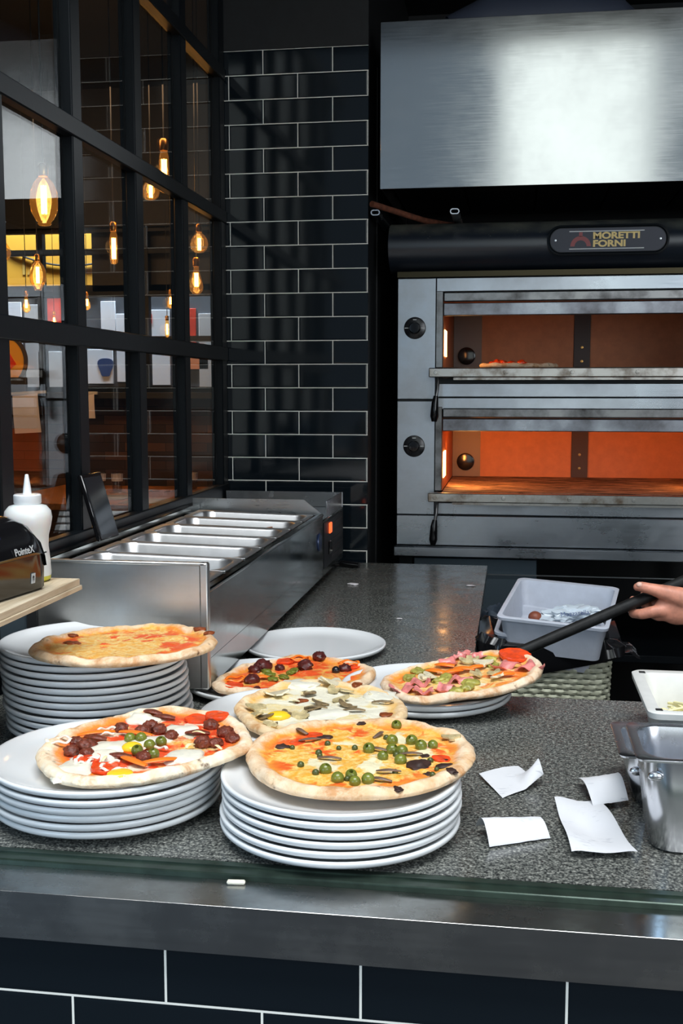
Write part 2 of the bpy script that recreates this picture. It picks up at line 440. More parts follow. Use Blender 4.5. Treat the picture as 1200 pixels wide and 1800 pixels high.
M['yellow_board'] = plain('yellow board', (0.85, 0.42, 0.04), 0.6)
M['white_board'] = plain('white poster', (0.78, 0.82, 0.9), 0.6)
M['grey_board'] = plain('grey poster', (0.55, 0.56, 0.58), 0.6)
M['red_board'] = plain('red poster', (0.75, 0.05, 0.02), 0.5, var=0.3, vs=12)
M['orange_board'] = plain('orange poster', (0.75, 0.25, 0.10), 0.6)
M['blue_paint'] = plain('dark blue print', (0.03, 0.06, 0.18), 0.6)
M['dark_print'] = plain('dark print', (0.04, 0.035, 0.035), 0.6)
M['napkin'] = plain('grey table mat', (0.35, 0.33, 0.30), 0.8)
M['tumbler'] = thin_glass('tumbler glass', (0.93, 0.93, 0.93), 1.5)
M['knob'] = plain('black knob', (0.01, 0.01, 0.012), 0.25)
M['print_white'] = plain('white lettering', (0.75, 0.75, 0.72), 0.5)
M['print_grey'] = plain('grey lettering', (0.5, 0.52, 0.52), 0.45)
M['gold_print'] = plain('yellow lettering', (0.85, 0.62, 0.22), 0.4)
M['red_print'] = plain('dull red emblem', (0.30, 0.05, 0.05), 0.4)
M['badge'] = plain('dark badge plate', (0.02, 0.022, 0.035), 0.3, 0.3)
M['red_switch'] = plain('lit red switch', (0.8, 0.1, 0.02), 0.3, emit=(1, 0.12, 0.03), es=1.6)
M['oven_stone'] = None
M['rust'] = plain('rusty iron', (0.16, 0.05, 0.025), 0.8, var=0.5, vs=60)
M['oil'] = plain('yellow oil', (0.55, 0.50, 0.03), 0.2)
M['tomato_red'] = plain('cherry tomato skin', (0.75, 0.04, 0.015), 0.14)
M['cooked_meat'] = plain('browned meat', (0.30, 0.10, 0.03), 0.6, var=0.4, vs=80)
M['olive_green'] = plain('green olive', (0.15, 0.17, 0.025), 0.22, var=0.3, vs=60)
M['olive_black'] = plain('black olive', (0.012, 0.010, 0.012), 0.2)
M['meatball'] = plain('dark browned meatball', (0.16, 0.035, 0.018), 0.38, var=0.5, vs=150, bump=0.8, bs=260)
M['mozz'] = plain('melted white mozzarella', (0.82, 0.79, 0.66), 0.3, var=0.08, vs=60, bump=0.3, bs=120)
M['cheese_y'] = plain('grated cheese', (0.82, 0.76, 0.42), 0.5, var=0.1)
M['yolk'] = plain('egg yolk', (0.92, 0.60, 0.03), 0.15)
M['onion'] = plain('white onion ring', (0.80, 0.74, 0.62), 0.35)
M['carrot'] = plain('orange pepper strip', (0.88, 0.20, 0.02), 0.3)
M['tomato_slice'] = plain('red tomato slice', (0.80, 0.07, 0.015), 0.22, var=0.3, vs=70, bump=0.3, bs=150)
M['ham'] = plain('pink ham', (0.68, 0.22, 0.20), 0.32, var=0.3, vs=90)
M['mushroom'] = plain('cooked mushroom slice', (0.52, 0.42, 0.22), 0.4, var=0.35, vs=90)
M['mushroom_dark'] = plain('brown mushroom gill', (0.20, 0.14, 0.07), 0.5, var=0.5, vs=90)
M['mushroom_pale'] = plain('pale mushroom slice', (0.76, 0.68, 0.48), 0.35, var=0.15, vs=90)
M['artichoke'] = plain('green artichoke piece', (0.36, 0.33, 0.07), 0.4, var=0.4, vs=90, bump=0.5)
M['anchovy'] = plain('brown anchovy', (0.16, 0.10, 0.07), 0.35, var=0.4, vs=120)
M['char'] = plain('charred bubble', (0.035, 0.014, 0.010), 0.6, var=0.5, vs=120)
M['herb'] = plain('green herb', (0.10, 0.16, 0.02), 0.4, var=0.4, vs=120)
def stone():
    n = NT('flour dusted baking stone'); v = n.coord('Object', (2, 5, 1))
    n.l(n.ramp(n.noise(v, 5, 8, 0.7), [(0.42, (0.03, 0.022, 0.018)), (0.60, (0.30, 0.22, 0.16)), (0.75, (0.55, 0.45, 0.35))]), n.b.inputs['Base Color']); n.set(Roughness=0.8)
    return n.m
M['oven_stone'] = stone()
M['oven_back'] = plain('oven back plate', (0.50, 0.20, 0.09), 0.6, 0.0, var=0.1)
M['peel'] = steel('perforated peel steel', (0.4, 0.4, 0.4), 0.35)

# ------------------------------------------------------------ the setting
def struct(name, bm, m, **k):
    o = obj(name, bm, m, **k); o['kind'] = 'structure'; return o
def sbox(name, m, *a, bev=0.0):
    return struct(name, box(B(), *a, bev), m, smooth=bev > 0)

sbox('floor', M['dark_floor'], -4.4, 3.0, 1.32, 6.9, -0.1, 0.0)
sbox('ground', M['street'], -9, 9, -9, 1.32, -0.1, 0.0)
sbox('ceiling', M['black_wall'], -4.4, 3.0, 2.0, 6.9, 3.3, 3.4)
sbox('wall_back', M['tile_back'], -1.10, -0.5228, 4.02, 4.028, 0, 2.734)
sbox('wall_back_core', M['black_wall'], -1.10, -0.527, 4.028, 4.30, 0, 2.734)
sbox('wall_back_upper', M['black_wall'], -1.10, -0.5228, 4.02, 4.30, 2.734, 3.3)
sbox('wall_recess_side', M['black_wall'], -0.60, -0.5228, 4.30, 5.5, 0, 3.3)
sbox('wall_kitchen_rear', M['black_wall'], -0.60, 3.0, 5.5, 5.6, 0, 3.3)
sbox('wall_right', M['black_wall'], 2.2, 2.3, 1.9, 5.5, 0, 3.3)
sbox('wall_partition_base', M['black_metal'], -1.115, -1.045, 1.32, 4.02, 0, 1.12)
sbox('wall_dining_left', M['black_wall'], -4.4, -4.3, 1.32, 6.5, 0, 3.3)
sbox('wall_dining_front', M['black_wall'], -4.4, -1.115, 1.32, 1.42, 0, 3.3)
# far wall of the dining room: clad below a ledge, a long window above it, dark above and to the right
sbox('wall_far', M['brickwood'], -4.3, -0.6, 6.5, 6.62, 0, 1.50)
sbox('wall_far_upper', M['black_wall'], -4.3, -0.6, 6.5, 6.62, 2.50, 3.3)
sbox('wall_far_right', M['black_wall'], -1.66, -0.6, 6.5, 6.62, 1.50, 2.50)
sbox('trim_1', M['black_matt'], -4.3, -0.6, 6.36, 6.50, 1.475, 1.515, bev=0.004)
# window grid in the far wall
w1 = empty('window_1'); w1['kind'] = 'structure'
bm = B()
for zz in (1.53, 1.835, 2.105, 2.36, 2.49): box(bm, -4.3, -1.66, 6.53, 6.57, zz - 0.017, zz + 0.017)
for xx in (-4.2, -3.53, -2.865, -2.20, -1.68): box(bm, xx - 0.02, xx + 0.02, 6.525, 6.575, 1.51, 2.50)
obj('window_frame', bm, M['black_metal'], w1, smooth=False)
sbox('trim_2', M['black_wall'], -2.56, -1.66, 6.60, 6.64, 2.10, 2.50)
sbox('trim_3', M['black_wall'], -4.3, -1.66, 6.60, 6.64, 2.105, 2.165)

# shopfront across the street behind the far window
sbox('wall_street', plain('street wall', (0.10, 0.11, 0.13), 0.8, var=0.3, vs=3), -5.5, -0.6, 7.22, 7.3, 0, 3.6)
# glazed partition between kitchen and dining room
YM = (1.75, 2.19, 2.622, 3.07, 3.515, 3.985)
ZB = ((1.12, 1.185), (1.635, 1.685), (2.13, 2.175), (2.63, 2.675), (3.2, 3.3))
w2 = empty('window_2'); w2['kind'] = 'structure'
for yy in YM:
    bm = B(); w = 0.03 if yy < 3.9 else 0.034
    box(bm, -1.075, -1.045, yy - w, yy + w, 1.12, 3.3, 0.003)
    box(bm, -1.092, -1.075, yy - 0.02, yy + 0.02, 1.12, 3.3, 0.002)
    obj('mullion', bm, M['black_metal'], w2, smooth=True)
for z0, z1 in ZB:
    bm = B(); box(bm, -1.07, -1.04, 1.42, 4.018, z0, z1, 0.003); box(bm, -1.090, -1.07, 1.42, 4.018, z0 + 0.012, z1 - 0.012, 0.002)
    obj('glazing_bar', bm, M['black_metal'], w2, smooth=True)
for a, b in zip((1.45,) + YM, YM):
    for (p, q) in zip(ZB, ZB[1:]):
        obj('window_pane', box(B(), -1.0685, -1.0625, a + 0.015, b - 0.015, p[1] - 0.01, q[0] + 0.01), M['glass'], w2, smooth=False)

# counters
struct('wall_counter_front', box(B(), -1.045, 2.2, 1.30, 1.40, 0, 0.8305), M['tile_front'], smooth=False)
# ------------------------------------------------------------ worktops, steel edge
wt = empty('granite_worktop', (0, 0, 0), label='dark speckled granite L-shaped worktop carrying the pizzas and plates', cat='worktop')
bm = B()
L = [(-1.04, 1.392), (2.19, 1.392), (2.19, 2.265), (-0.082, 2.265), (-0.082, 3.985), (-1.04, 3.985)]
prism(bm, L, 0.868, 0.90)
obj('slab', bm, M['granite'], wt, smooth=False)
cb = empty('counter_base', label='black cupboard base below the granite worktop', cat='counter')
bm = B(); prism(bm, [(-1.04, 1.405), (2.19, 1.405), (2.19, 2.22), (-0.12, 2.22), (-0.12, 3.98), (-1.04, 3.98)], 0.0, 0.866)
obj('carcass', bm, M['black_matt'], cb, smooth=False)
t = empty('edge_channel', label='dark green metal channel along the front edge of the granite', cat='edge strip')
bm = B(); box(bm, -1.04, 2.19, 1.352, 1.3905, 0.868, 0.9005, 0.002); box(bm, -1.04, 2.19, 1.371, 1.374, 0.9005, 0.903)
obj('channel', bm, M['green_strip'], t)
t = empty('steel_ledge', label='brushed steel ledge with folded front lip running below the granite', cat='ledge')
bm = B(); prism(bm, [(1.278, 0.829), (1.278, 0.8916), (1.2784, 0.892), (1.3515, 0.892), (1.3515, 0.886), (1.284, 0.884), (1.284, 0.829)], -1.04, 2.19, Matrix(((0, 0, 1, 0), (1, 0, 0, 0), (0, 1, 0, 0), (0, 0, 0, 1))))
obj('folded_sheet', bm, M['steel_ledge'], t, smooth=False)

# ------------------------------------------------------------ hood above the oven
h = empty('extractor_hood', (0.4, 4.0, 2.235), label='large brushed steel extractor hood above the pizza oven', cat='hood')
bm = B(); box(bm, -0.878, 1.3, 0, 0.004, 0, 0.567, 0.001); obj('front_panel', bm, M['steel_hood'], h)
bm = B(); box(bm, -0.876, -0.872, 0.004, 0.95, 0.003, 0.56); box(bm, 1.29, 1.3, 0.004, 0.95, 0.003, 0.56); box(bm, -0.876, 1.3, 0.004, 0.95, 0.55, 0.56); obj('side_panel', bm, M['steel_worn'], h, smooth=False)
bm = B()
for k in range(8): box(bm, -0.86 + k * 0.27, -0.60 + k * 0.27, 0.02, 0.93, 0.05 + 0.0 * k, 0.07)
obj('grease_filter', bm, M['black_matt'], h, smooth=False)
bm = B(); tube(bm, [(-0.66, 0.3, 0.62), (-0.5, 0.34, 0.66), (-0.25, 0.36, 0.66), (-0.05, 0.36, 0.63), (0.06, 0.36, 0.57)], [0.05, 0.095, 0.1, 0.09, 0.05], 20)
obj('duct', bm, plain('dark duct cloth', (0.05, 0.06, 0.09), 0.6, bump=0.6, bs=20), h)

# ------------------------------------------------------------ oven
def dial(parent, x, z, y=4.21):
    k = obj('dial', lathe(B(), [(0, 0), (0.041, 0), (0.041, 0.004), (0.038, 0.006), (0, 0.006)], 40, M=Matrix.Translation((x, y, z)) @ Matrix.Rotation(R(90), 4, 'X')), M['knob'], parent)
    obj('knob', lathe(B(), [(0, 0.006), (0.022, 0.006), (0.021, 0.022), (0.018, 0.027), (0, 0.028)], 32, M=Matrix.Translation((x, y, z)) @ Matrix.Rotation(R(90), 4, 'X')), M['black_gloss'], k)
    for a in (90, 0, 180):
        bm = B(); box(bm, -0.007, 0.007, -0.0068, -0.006, -0.0016, 0.0016, M=Matrix.Translation((x + 0.031 * math.cos(R(a)), y, z + 0.031 * math.sin(R(a)))))
        obj('marking', bm, M['print_white'], k, smooth=False)

ov = empty('pizza_oven', (0, 0, 0), label='double-deck stainless pizza oven with black rounded top cover', cat='oven')
X0, X1 = -0.434, 0.95
bm = B()
box(bm, X0, -0.275, 4.225, 5.15, 0.90, 2.13); box(bm, 0.80, X1, 4.225, 5.15, 0.90, 2.13)
box(bm, -0.275, 0.80, 4.97, 5.15, 0.90, 2.13)
box(bm, -0.275, 0.80, 4.225, 4.97, 0.90, 1.108); box(bm, -0.275, 0.80, 4.225, 4.97, 1.45, 1.575); box(bm, -0.275, 0.80, 4.225, 4.97, 1.885, 2.13)
obj('body', bm, M['black_matt'], ov, smooth=False)
for (a, b, nm) in ((1.495, 1.943, 'control_panel'), (1.057, 1.487, 'control_panel')):
    p = obj(nm, box(B(), X0, -0.291, 4.21, 4.224, a, b, 0.0015), M['steel_oven'], ov)
    dial(p, -0.369, 1.76 if a > 1.4 else 1.317)
for (a, b, y, m) in ((1.893, 1.943, 4.205, 'steel_oven'), (1.503, 1.553, 4.205, 'steel_oven'), (1.456, 1.500, 4.210, 'steel_oven'), (1.059, 1.103, 4.207, 'steel_oven')):
    obj('fascia_strip', box(B(), -0.289, X1, y, 4.224, a, b, 0.002), M[m], ov)
obj('base_panel', box(B(), X0, X1, 4.205, 4.224, 0.940, 1.054, 0.002), M['steel_oven'], ov)
obj('bottom_rail', box(B(), X0 - 0.008, X1, 4.18, 4.24, 0.898, 0.936, 0.003), M['steel_oven'], ov)
obj('dark_strip', box(B(), X0, X1, 4.19, 4.224, 1.946, 1.966), plain('bronze strip', (0.05, 0.04, 0.02), 0.3, 0.8), ov)  # dark bronze-toned metal strip below the top cover
# bullnose cover
prof = []
for k in range(17):
    a = R(-80 + k * 160 / 16); prof.append((4.25 - 0.13 * math.cos(a), 2.055 + 0.091 * math.sin(a)))
poly = prof + [(4.6, 2.145), (4.6, 1.967)]
bm = B(); prism(bm, poly, -0.462, X1 + 0.02, Matrix(((0, 0, 1, 0), (1, 0, 0, 0), (0, 1, 0, 0), (0, 0, 0, 1))))
cov = obj('top_cover', bm, M['black_enamel'], ov, angle=35)
# badge
bd = obj('badge', loft(B(), [(0.212, 0.053, 0.05, 0.0), (0.212, 0.053, 0.05, 0.006), (0.206, 0.047, 0.045, 0.008), (0.202, 0.043, 0.041, 0.004), (0, 0, 0, 0.004)][:4], 10), M['black_metal'], cov)
bd.location = (0.322, 4.122, 2.06); bd.rotation_euler = (R(90), 0, 0)
pl = obj('badge_plate', loft(B(), [(0.200, 0.041, 0.04, 0.004), (0.200, 0.041, 0.04, 0.0055)], 10), M['badge'], bd)
for s in (0.0285, -0.0325): obj('white_line', box(B(), -0.134, 0.126, s, s + 0.003, 0.0056, 0.0066), M['print_white'], bd, smooth=False)
text('lettering', 'MORETTI', 0.031, (-0.052, 0.004, 0.0058), (0, 0, 0), M['gold_print'], bd, 0.0005, 0.0013, 1.27)
text('lettering', 'FORNI', 0.031, (-0.052, -0.0235, 0.0058), (0, 0, 0), M['gold_print'], bd, 0.0005, 0.0013, 1.27)
bm = B()
outer = [(-0.094 + 0.036 * math.cos(R(a)), -0.022 + 0.036 * math.sin(R(a))) for a in range(0, 181, 15)]
inner = [(-0.094 + 0.021 * math.cos(R(a)), -0.022 + 0.021 * math.sin(R(a))) for a in range(180, -1, -15)]
prism(bm, outer + inner, 0.0057, 0.0064); box(bm, -0.100, -0.088, 0.012, 0.027, 0.0057, 0.0064)
obj('emblem', bm, M['red_print'], bd, smooth=False)
for s in (-1, 1): obj('screw', lathe(B(), [(0.004, 0.0055), (0.0035, 0.0075), (0, 0.008)], 12, c=(s * 0.182, 0, 0)), M['steel'], bd)
def chamber(zf, zt, zdoor, lit):
    # floor stone, back, sides, top of a baking chamber
    st = obj('baking_stone', box(B(), -0.262, 0.79, 4.17, 4.95, zf - 0.04, zf, 0.003), M['oven_stone'], ov)
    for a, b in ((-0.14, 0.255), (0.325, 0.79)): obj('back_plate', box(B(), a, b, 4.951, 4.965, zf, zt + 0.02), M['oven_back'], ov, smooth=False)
    bm = B(); box(bm, -0.262, -0.14, 4.95, 4.966, zf, zt + 0.02); obj('vent_plate', bm, plain('grey vent plate', (0.16, 0.14, 0.13), 0.5, 0.4), ov, smooth=False)
    v = obj('vent', lathe(B(), [(0, 0), (0.038, 0), (0.038, 0.012), (0.033, 0.014), (0, 0.008)], 28, M=Matrix.Translation((-0.205, 4.95, zf + 0.065)) @ Matrix.Rotation(R(90), 4, 'X')), M['black_gloss'], ov)
    p = obj('back_post', box(B(), 0.256, 0.324, 4.945, 4.965, zf, zt + 0.02), plain('dark post', (0.05, 0.035, 0.03), 0.5), ov, smooth=False)
    for dz in (0.04, 0.10): obj('bolt', lathe(B(), [(0, 0), (0.006, 0), (0.006, 0.004), (0, 0.005)], 12, M=Matrix.Translation((0.29, 4.945, zf + dz)) @ Matrix.Rotation(R(90), 4, 'X')), M['brass'], p)
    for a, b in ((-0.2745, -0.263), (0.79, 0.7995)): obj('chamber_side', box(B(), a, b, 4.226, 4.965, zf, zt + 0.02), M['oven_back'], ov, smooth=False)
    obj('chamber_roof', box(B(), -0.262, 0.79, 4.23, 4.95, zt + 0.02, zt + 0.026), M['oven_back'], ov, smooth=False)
    lp = obj('oven_lamp', box(B(), -0.2625, -0.259, 4.27, 4.39, zf + 0.045, zf + 0.145, 0.001), plain('lit oven lamp %s' % lit, (1, 0.7, 0.3), 0.3, emit=(1.0, 0.50, 0.16), es=lit), ov)
    # raised door: two bars above the mouth, jamb, front ledge
    obj('door_bar', box(B(), -0.262, 0.80, 4.195, 4.222, zdoor + 0.043, zdoor + 0.078, 0.004), M['steel_worn'], ov)
    obj('door_bar', box(B(), -0.262, 0.80, 4.20, 4.222, zdoor - 0.008, zdoor + 0.039, 0.003), M['steel_door'], ov)
    obj('jamb', box(B(), -0.290, -0.2635, 4.205, 4.222, zf, zdoor + 0.083, 0.002), M['steel_worn'], ov)
    lg = obj('front_ledge', box(B(), -0.310, 0.97, 4.135, 4.169, zf - 0.036, zf - 0.002, 0.003), M['steel_dirty'], ov)
    obj('lip', box(B(), -0.22, 0.97, 4.15, 4.168, zf - 0.046, zf - 0.037), M['steel_dirty'], lg)
    for xs in (-0.285, -0.03, 0.21, 0.44, 0.68):
        obj('screw', lathe(B(), [(0.0075, 0), (0.0065, 0.003), (0.003, 0.0032), (0.003, 0.001), (0, 0.001)], 14, M=Matrix.Translation((xs, 4.135, zf - 0.019)) @ Matrix.Rotation(R(90), 4, 'X')), M['steel_dirty'], lg)
    lv = obj('lever', tube(B(), [(-0.278, 4.185, zf - 0.03), (-0.279, 4.16, zf - 0.08), (-0.285, 4.155, zf - 0.115)], 0.006, 10), M['steel_worn'], ov)
    obj('lever_grip', tube(B(), [(-0.284, 4.155, zf - 0.105), (-0.287, 4.153, zf - 0.13), (-0.289, 4.153, zf - 0.18), (-0.290, 4.153, zf - 0.20)], [0.009, 0.013, 0.016, 0.010], 14), M['black_gloss'], lv)
chamber(1.612, 1.86, 1.812, 9.0)
chamber(1.148, 1.40, 1.383, 16.0)
area('oven_lamp_lower', (-0.25, 4.40, 1.27), (0.6, 4.72, 1.20), 0.10, 0.10, 115, (1.0, 0.30, 0.06))
area('oven_light_lower_right', (0.78, 4.40, 1.27), (0.2, 4.72, 1.18), 0.10, 0.10, 60, (1.0, 0.30, 0.06))  # unseen orange light at the right wall, no lamp fitting modelled there
area('oven_lamp_upper', (-0.25, 4.42, 1.72), (0.4, 4.6, 1.80), 0.08, 0.08, 6, (1.0, 0.30, 0.06))
# stand
sd = empty('oven_stand', label='black steel oven stand with a grey-blue panel, below the oven', cat='stand')
bm = B()
for xx in (-0.40, 0.88):
    for yy in (4.26, 5.05): box(bm, xx - 0.025, xx + 0.025, yy - 0.025, yy + 0.025, 0, 0.89)
obj('leg', bm, M['black_metal'], sd, smooth=False)
obj('lower_shelf', box(B(), -0.42, 0.92, 4.24, 5.08, 0.50, 0.53, 0.003), M['black_metal'], sd)
obj('panel', box(B(), -0.37, 0.10, 4.25, 4.27, 0.54, 0.885, 0.003), M['cabinet'], sd)
obj('cross_rail', box(B(), -0.37, 0.86, 4.232, 4.238, 0.825, 0.829), M['steel'], sd, smooth=False)
# tubes resting on the oven
for (x, nm, lb) in ((-0.497, 'steel_tube', 'oval steel tube left of the black oven cover beside the tiles'), (-0.215, 'steel_tube', 'oval steel tube end poking out on top of the black oven cover')):
    bm = B(); pr = [(0.0165, 0.010, 0.0098, 0.0), (0.0165, 0.010, 0.0098, 0.9), (0.013, 0.0065, 0.0064, 0.9), (0.013, 0.0065, 0.0064, 0.0), (0.0165, 0.010, 0.0098, 0.0)]
    loft(bm, pr, 6, cap=(False, False)); bmesh.ops.remove_doubles(bm, verts=bm.verts, dist=1e-5)
    o = obj(nm, bm, M['steel_shiny'], None); o.rotation_euler = (R(90), 0, 0); o.location = (x, 4.92, 2.158 if x < -.3 else 2.156)
    tag(o, lb, 'tube', 'tubes on the oven')
o = obj('iron_rod', tube(B(), [(-0.507, 4.0, 2.185), (-0.34, 4.25, 2.160), (0.1, 4.88, 2.158)], 0.011, 12), M['rust']); tag(o, 'rusty iron rod lying aslant on top of the oven cover', 'rod')

# ------------------------------------------------------------ ingredient counter unit
un = empty('ingredient_unit', (0, 0, 0), label='stainless refrigerated ingredient counter along the glazed partition', cat='counter unit')
bm = B(); box(bm, -1.03, -0.60, 2.122, 3.50, 0.925, 0.99, 0.003); box(bm, -0.606, -0.60, 2.122, 3.50, 0.985, 1.128, 0.001); box(bm, -1.03, -1.02, 2.122, 3.50, 0.985, 1.14, 0.001)
obj('body', bm, M['steel_unit'], un)
bm = B()
box(bm, -0.615, -0.595, 2.13, 3.49, 1.124, 1.134, 0.003); box(bm, -1.035, -1.005, 2.13, 3.49, 1.128, 1.162, 0.002)
for k in range(8): box(bm, -1.0, -0.605, 2.145 + k * 0.186 - 0.006, 2.145 + k * 0.186 + 0.006, 1.122, 1.134, 0.002)
obj('top_frame', bm, M['steel_unit'], un)
bm = B(); box(bm, -0.955, -0.60, 2.116, 2.122, 0.93, 1.187, 0.001); box(bm, -0.612, -0.594, 2.112, 2.13, 0.93, 1.188, 0.003); box(bm, -1.035, -0.60, 2.112, 2.126, 1.181, 1.188, 0.002)
obj('end_cheek', bm, steel('cheek steel', (0.62, 0.62, 0.60), 0.32, (2, 2, 30), 0.35, (0.24, 0.2, 0.14), 4, 0.03), un)
bm = B(); prism(bm, [(-1.03, 1.13), (-0.60, 1.13), (-0.66, 1.178), (-1.03, 1.178)], 3.495, 3.50, Matrix(((1, 0, 0, 0), (0, 0, 1, 0), (0, 1, 0, 0), (0, 0, 0, 1))))
prism(bm, [(3.50, 1.125), (3.56, 1.125), (3.50, 1.176)], -0.664, -0.660, Matrix(((0, 0, 1, 0), (1, 0, 0, 0), (0, 1, 0, 0), (0, 0, 0, 1))))
obj('end_cheek', bm, M['steel'], un, smooth=False)
bm = B(); box(bm, -1.03, -0.600, 3.502, 3.93, 0.925, 1.11, 0.003); mh = obj('motor_housing', bm, M['steel_unit'], un)
bm = B(); box(bm, -1.03, -0.60, 3.926, 3.93, 1.111, 1.164); box(bm, -0.606, -0.602, 3.60, 3.926, 1.111, 1.164)
prism(bm, [(-0.66, 1.164), (-0.602, 1.164), (-0.602, 1.112)], 3.915, 3.922, Matrix(((1, 0, 0, 0), (0, 0, 1, 0), (0, 1, 0, 0), (0, 0, 0, 1))))
obj('upstand', bm, M['steel_shiny'], mh, smooth=False)
bm = B()
for k in range(5): box(bm, -0.5995, -0.597, 3.66, 3.90, 0.965 + k * 0.027, 0.974 + k * 0.027)
obj('vent_slots', bm, M['black_matt'], mh, smooth=False)
obj('dark_panel', box(B(), -0.5998, -0.598, 3.515, 3.92, 0.95, 1.10), M['black_metal'], mh, smooth=False)
sw = obj('rocker_switch', box(B(), -0.599, -0.592, 3.61, 3.645, 1.055, 1.09, 0.002), M['red_switch'], mh); sw['label'] = 'lit red switch'
obj('thermostat', box(B(), -0.599, -0.594, 3.60, 3.66, 0.985, 1.03, 0.003), M['black_gloss'], mh)
obj('logo_disc', lathe(B(), [(0, 0), (0.03, 0), (0.028, 0.004), (0, 0.004)], 28, M=Matrix.Translation((-0.5995, 3.43, 1.05)) @ Matrix.Rotation(R(90), 4, 'Y')), plain('blue disc', (0.03, 0.05, 0.12), 0.25, 0.3), un)
for xx in (-0.98, -0.64):
    for yy in (2.2, 3.85): obj('foot', lathe(B(), [(0, 0), (0.02, 0), (0.016, 0.026), (0, 0.026)], 16, c=(xx, yy, 0.90)), M['black_matt'], un)
obj('filler_panel', box(B(), -1.04, -0.976, 2.118, 2.124, 0.93, 1.18, 0.001), M['cabinet'], un)
obj('corner_post', box(B(), -0.976, -0.955, 2.110, 2.126, 0.90, 1.18), M['black_matt'], un)
contents = ('empty', 'empty', 'holding cherry tomatoes', 'empty with green residue', 'holding a pale slice', 'holding browned meat', 'empty')
plbl = ['empty steel ingredient pan nearest the camera, behind the end cheek', 'empty steel ingredient pan second from the near end', 'steel ingredient pan holding three cherry tomatoes', 'steel ingredient pan just beyond the tomato pan', 'steel ingredient pan with a pale slice of cheese in it', 'steel ingredient pan with lumps of browned meat', 'steel ingredient pan at the far end, by the tiles']
bm = B(); loft(bm, [(0.150, 0.065, 0.03, -0.098), (0.168, 0.081, 0.03, -0.001), (0.188, 0.0885, 0.012, -0.001), (0.188, 0.0885, 0.012, 0.0015), (0.186, 0.0865, 0.012, 0.003), (0.172, 0.082, 0.04, 0.0015), (0.167, 0.078, 0.038, -0.004), (0.150, 0.064, 0.03, -0.090), (0.138, 0.052, 0.02, -0.096)], 8)
pan0 = obj('ingredient_pan', bm, M['steel_pan'])
pans = []
for k in range(7):
    p = pan0 if k == 0 else pan0.copy()
    if k: COL.objects.link(p)
    p.location = (-0.806, 2.238 + k * 0.186, 1.138); p.rotation_euler = (0, R(1.5), 0)
    tag(p, plbl[k], 'pan', 'ingredient pans in the counter unit'); pans.append(p)
for (dx, dy) in ((0.100, -0.02), (0.128, -0.015), (0.142, 0.008)):
    t = empty('cherry_tomato', (-0.806 + dx, 2.61 + dy, 1.064)); 
    obj('fruit', ball(B(), (0, 0, 0.022), 0.021, 3, (1, 1, 0.95)), M['tomato_red'], t)
    obj('calyx', ball(B(), (0, 0, 0.043), 0.003, 1, (1.5, 1.5, 0.4)), M['herb'], t)
    t.location.z = 1.083 - 0.02 if False else 1.072
    tag(t, 'red cherry tomato lying in a steel ingredient pan', 'tomato', 'cherry tomatoes in the pan')
for k in range(9):
    a = random.random() * 6.3
    o = obj('meat_lump', ball(B(), (0, 0, 0.010), 0.017, 2, (1.2, 0.8, 0.75), 0.6, 60, k), M['cooked_meat'])
    o.location = (-0.806 + 0.07 + 0.03 * (k % 3) + random.uniform(-.008, .008), 3.168 + (-0.03 + 0.03 * (k // 3)), 1.048 + (0.028 if k in (2, 4, 8, 5) else 0) + (0.03 if k == 4 else 0)); o.rotation_euler = (0, 0, a)
    tag(o, 'browned meat lump in the sixth steel ingredient pan', 'meat', 'browned meat in the pan')
o = obj('cheese_slice', box(B(), -0.04, 0.04, -0.014, 0.014, 0, 0.006, 0.002), M['cheese_y']); o.location = (-0.70, 2.985, 1.045); o.rotation_euler = (0, R(-8), R(6)); tag(o, 'pale cheese slice lying in a steel ingredient pan', 'cheese')
o = obj('black_cable_plug', tube(B(), [(-0.60, 3.87, 0.915), (-0.56, 3.86, 0.912), (-0.53, 3.85, 0.912)], [0.010, 0.012, 0.010], 10), M['black_gloss']); tag(o, 'black plug lying beside the far end of the ingredient unit', 'plug')

# ------------------------------------------------------------ plates
def plate_bm(seg=96):
    return lathe(B(), [(0, 0.0018), (0.096, 0.0018), (0.098, 0), (0.104, 0), (0.107, 0.0018), (0.14, 0.0040), (0.16, 0.0098), (0.1685, 0.0140), (0.1718, 0.0170), (0.1727, 0.0205), (0.1720, 0.0230), (0.1702, 0.0238), (0.1665, 0.0228), (0.155, 0.0175), (0.141, 0.0138), (0.125, 0.0118), (0.10, 0.0114), (0, 0.0114)], seg)
plate0 = obj('dinner_plate', plate_bm(), M['porcelain'], angle=60)
first = [True]
def plate(x, y, z, label, group=None, rot=(0, 0, 0)):
    if first[0]: p = plate0; first[0] = False
    else: p = plate0.copy(); COL.objects.link(p)
    p.location = (x, y, z); p.rotation_euler = rot
    tag(p, label, 'plate', group); return p
ORD = ['bottom', 'second from bottom', 'third from bottom', 'fourth from bottom', 'fifth from bottom', 'sixth from bottom', 'seventh from bottom', 'eighth from bottom', 'ninth from bottom', 'tenth from bottom', 'eleventh from bottom', 'top']
def stack(n, x, y, x2, y2, pitch, where, group):
    for k in range(n):
        f = k / (n - 1); nm = 'top' if k == n - 1 else ORD[k]
        j = 0.0025
        plate(x + (x2 - x) * f + random.uniform(-j, j), y + (y2 - y) * f + random.uniform(-j, j), 0.9 + k * pitch, 'white porcelain plate, %s of %s' % (nm, where), group)
stack(12, -0.757, 1.945, -0.783, 1.975, 0.0124, 'the tall left stack of twelve', 'tall stack of plates at the left')
stack(6, -0.603, 1.565, -0.592, 1.540, 0.0136, 'the front left stack', 'front left stack of plates')
stack(6, -0.235, 1.525, -0.238, 1.535, 0.0122, 'the front middle stack', 'front middle stack of plates')
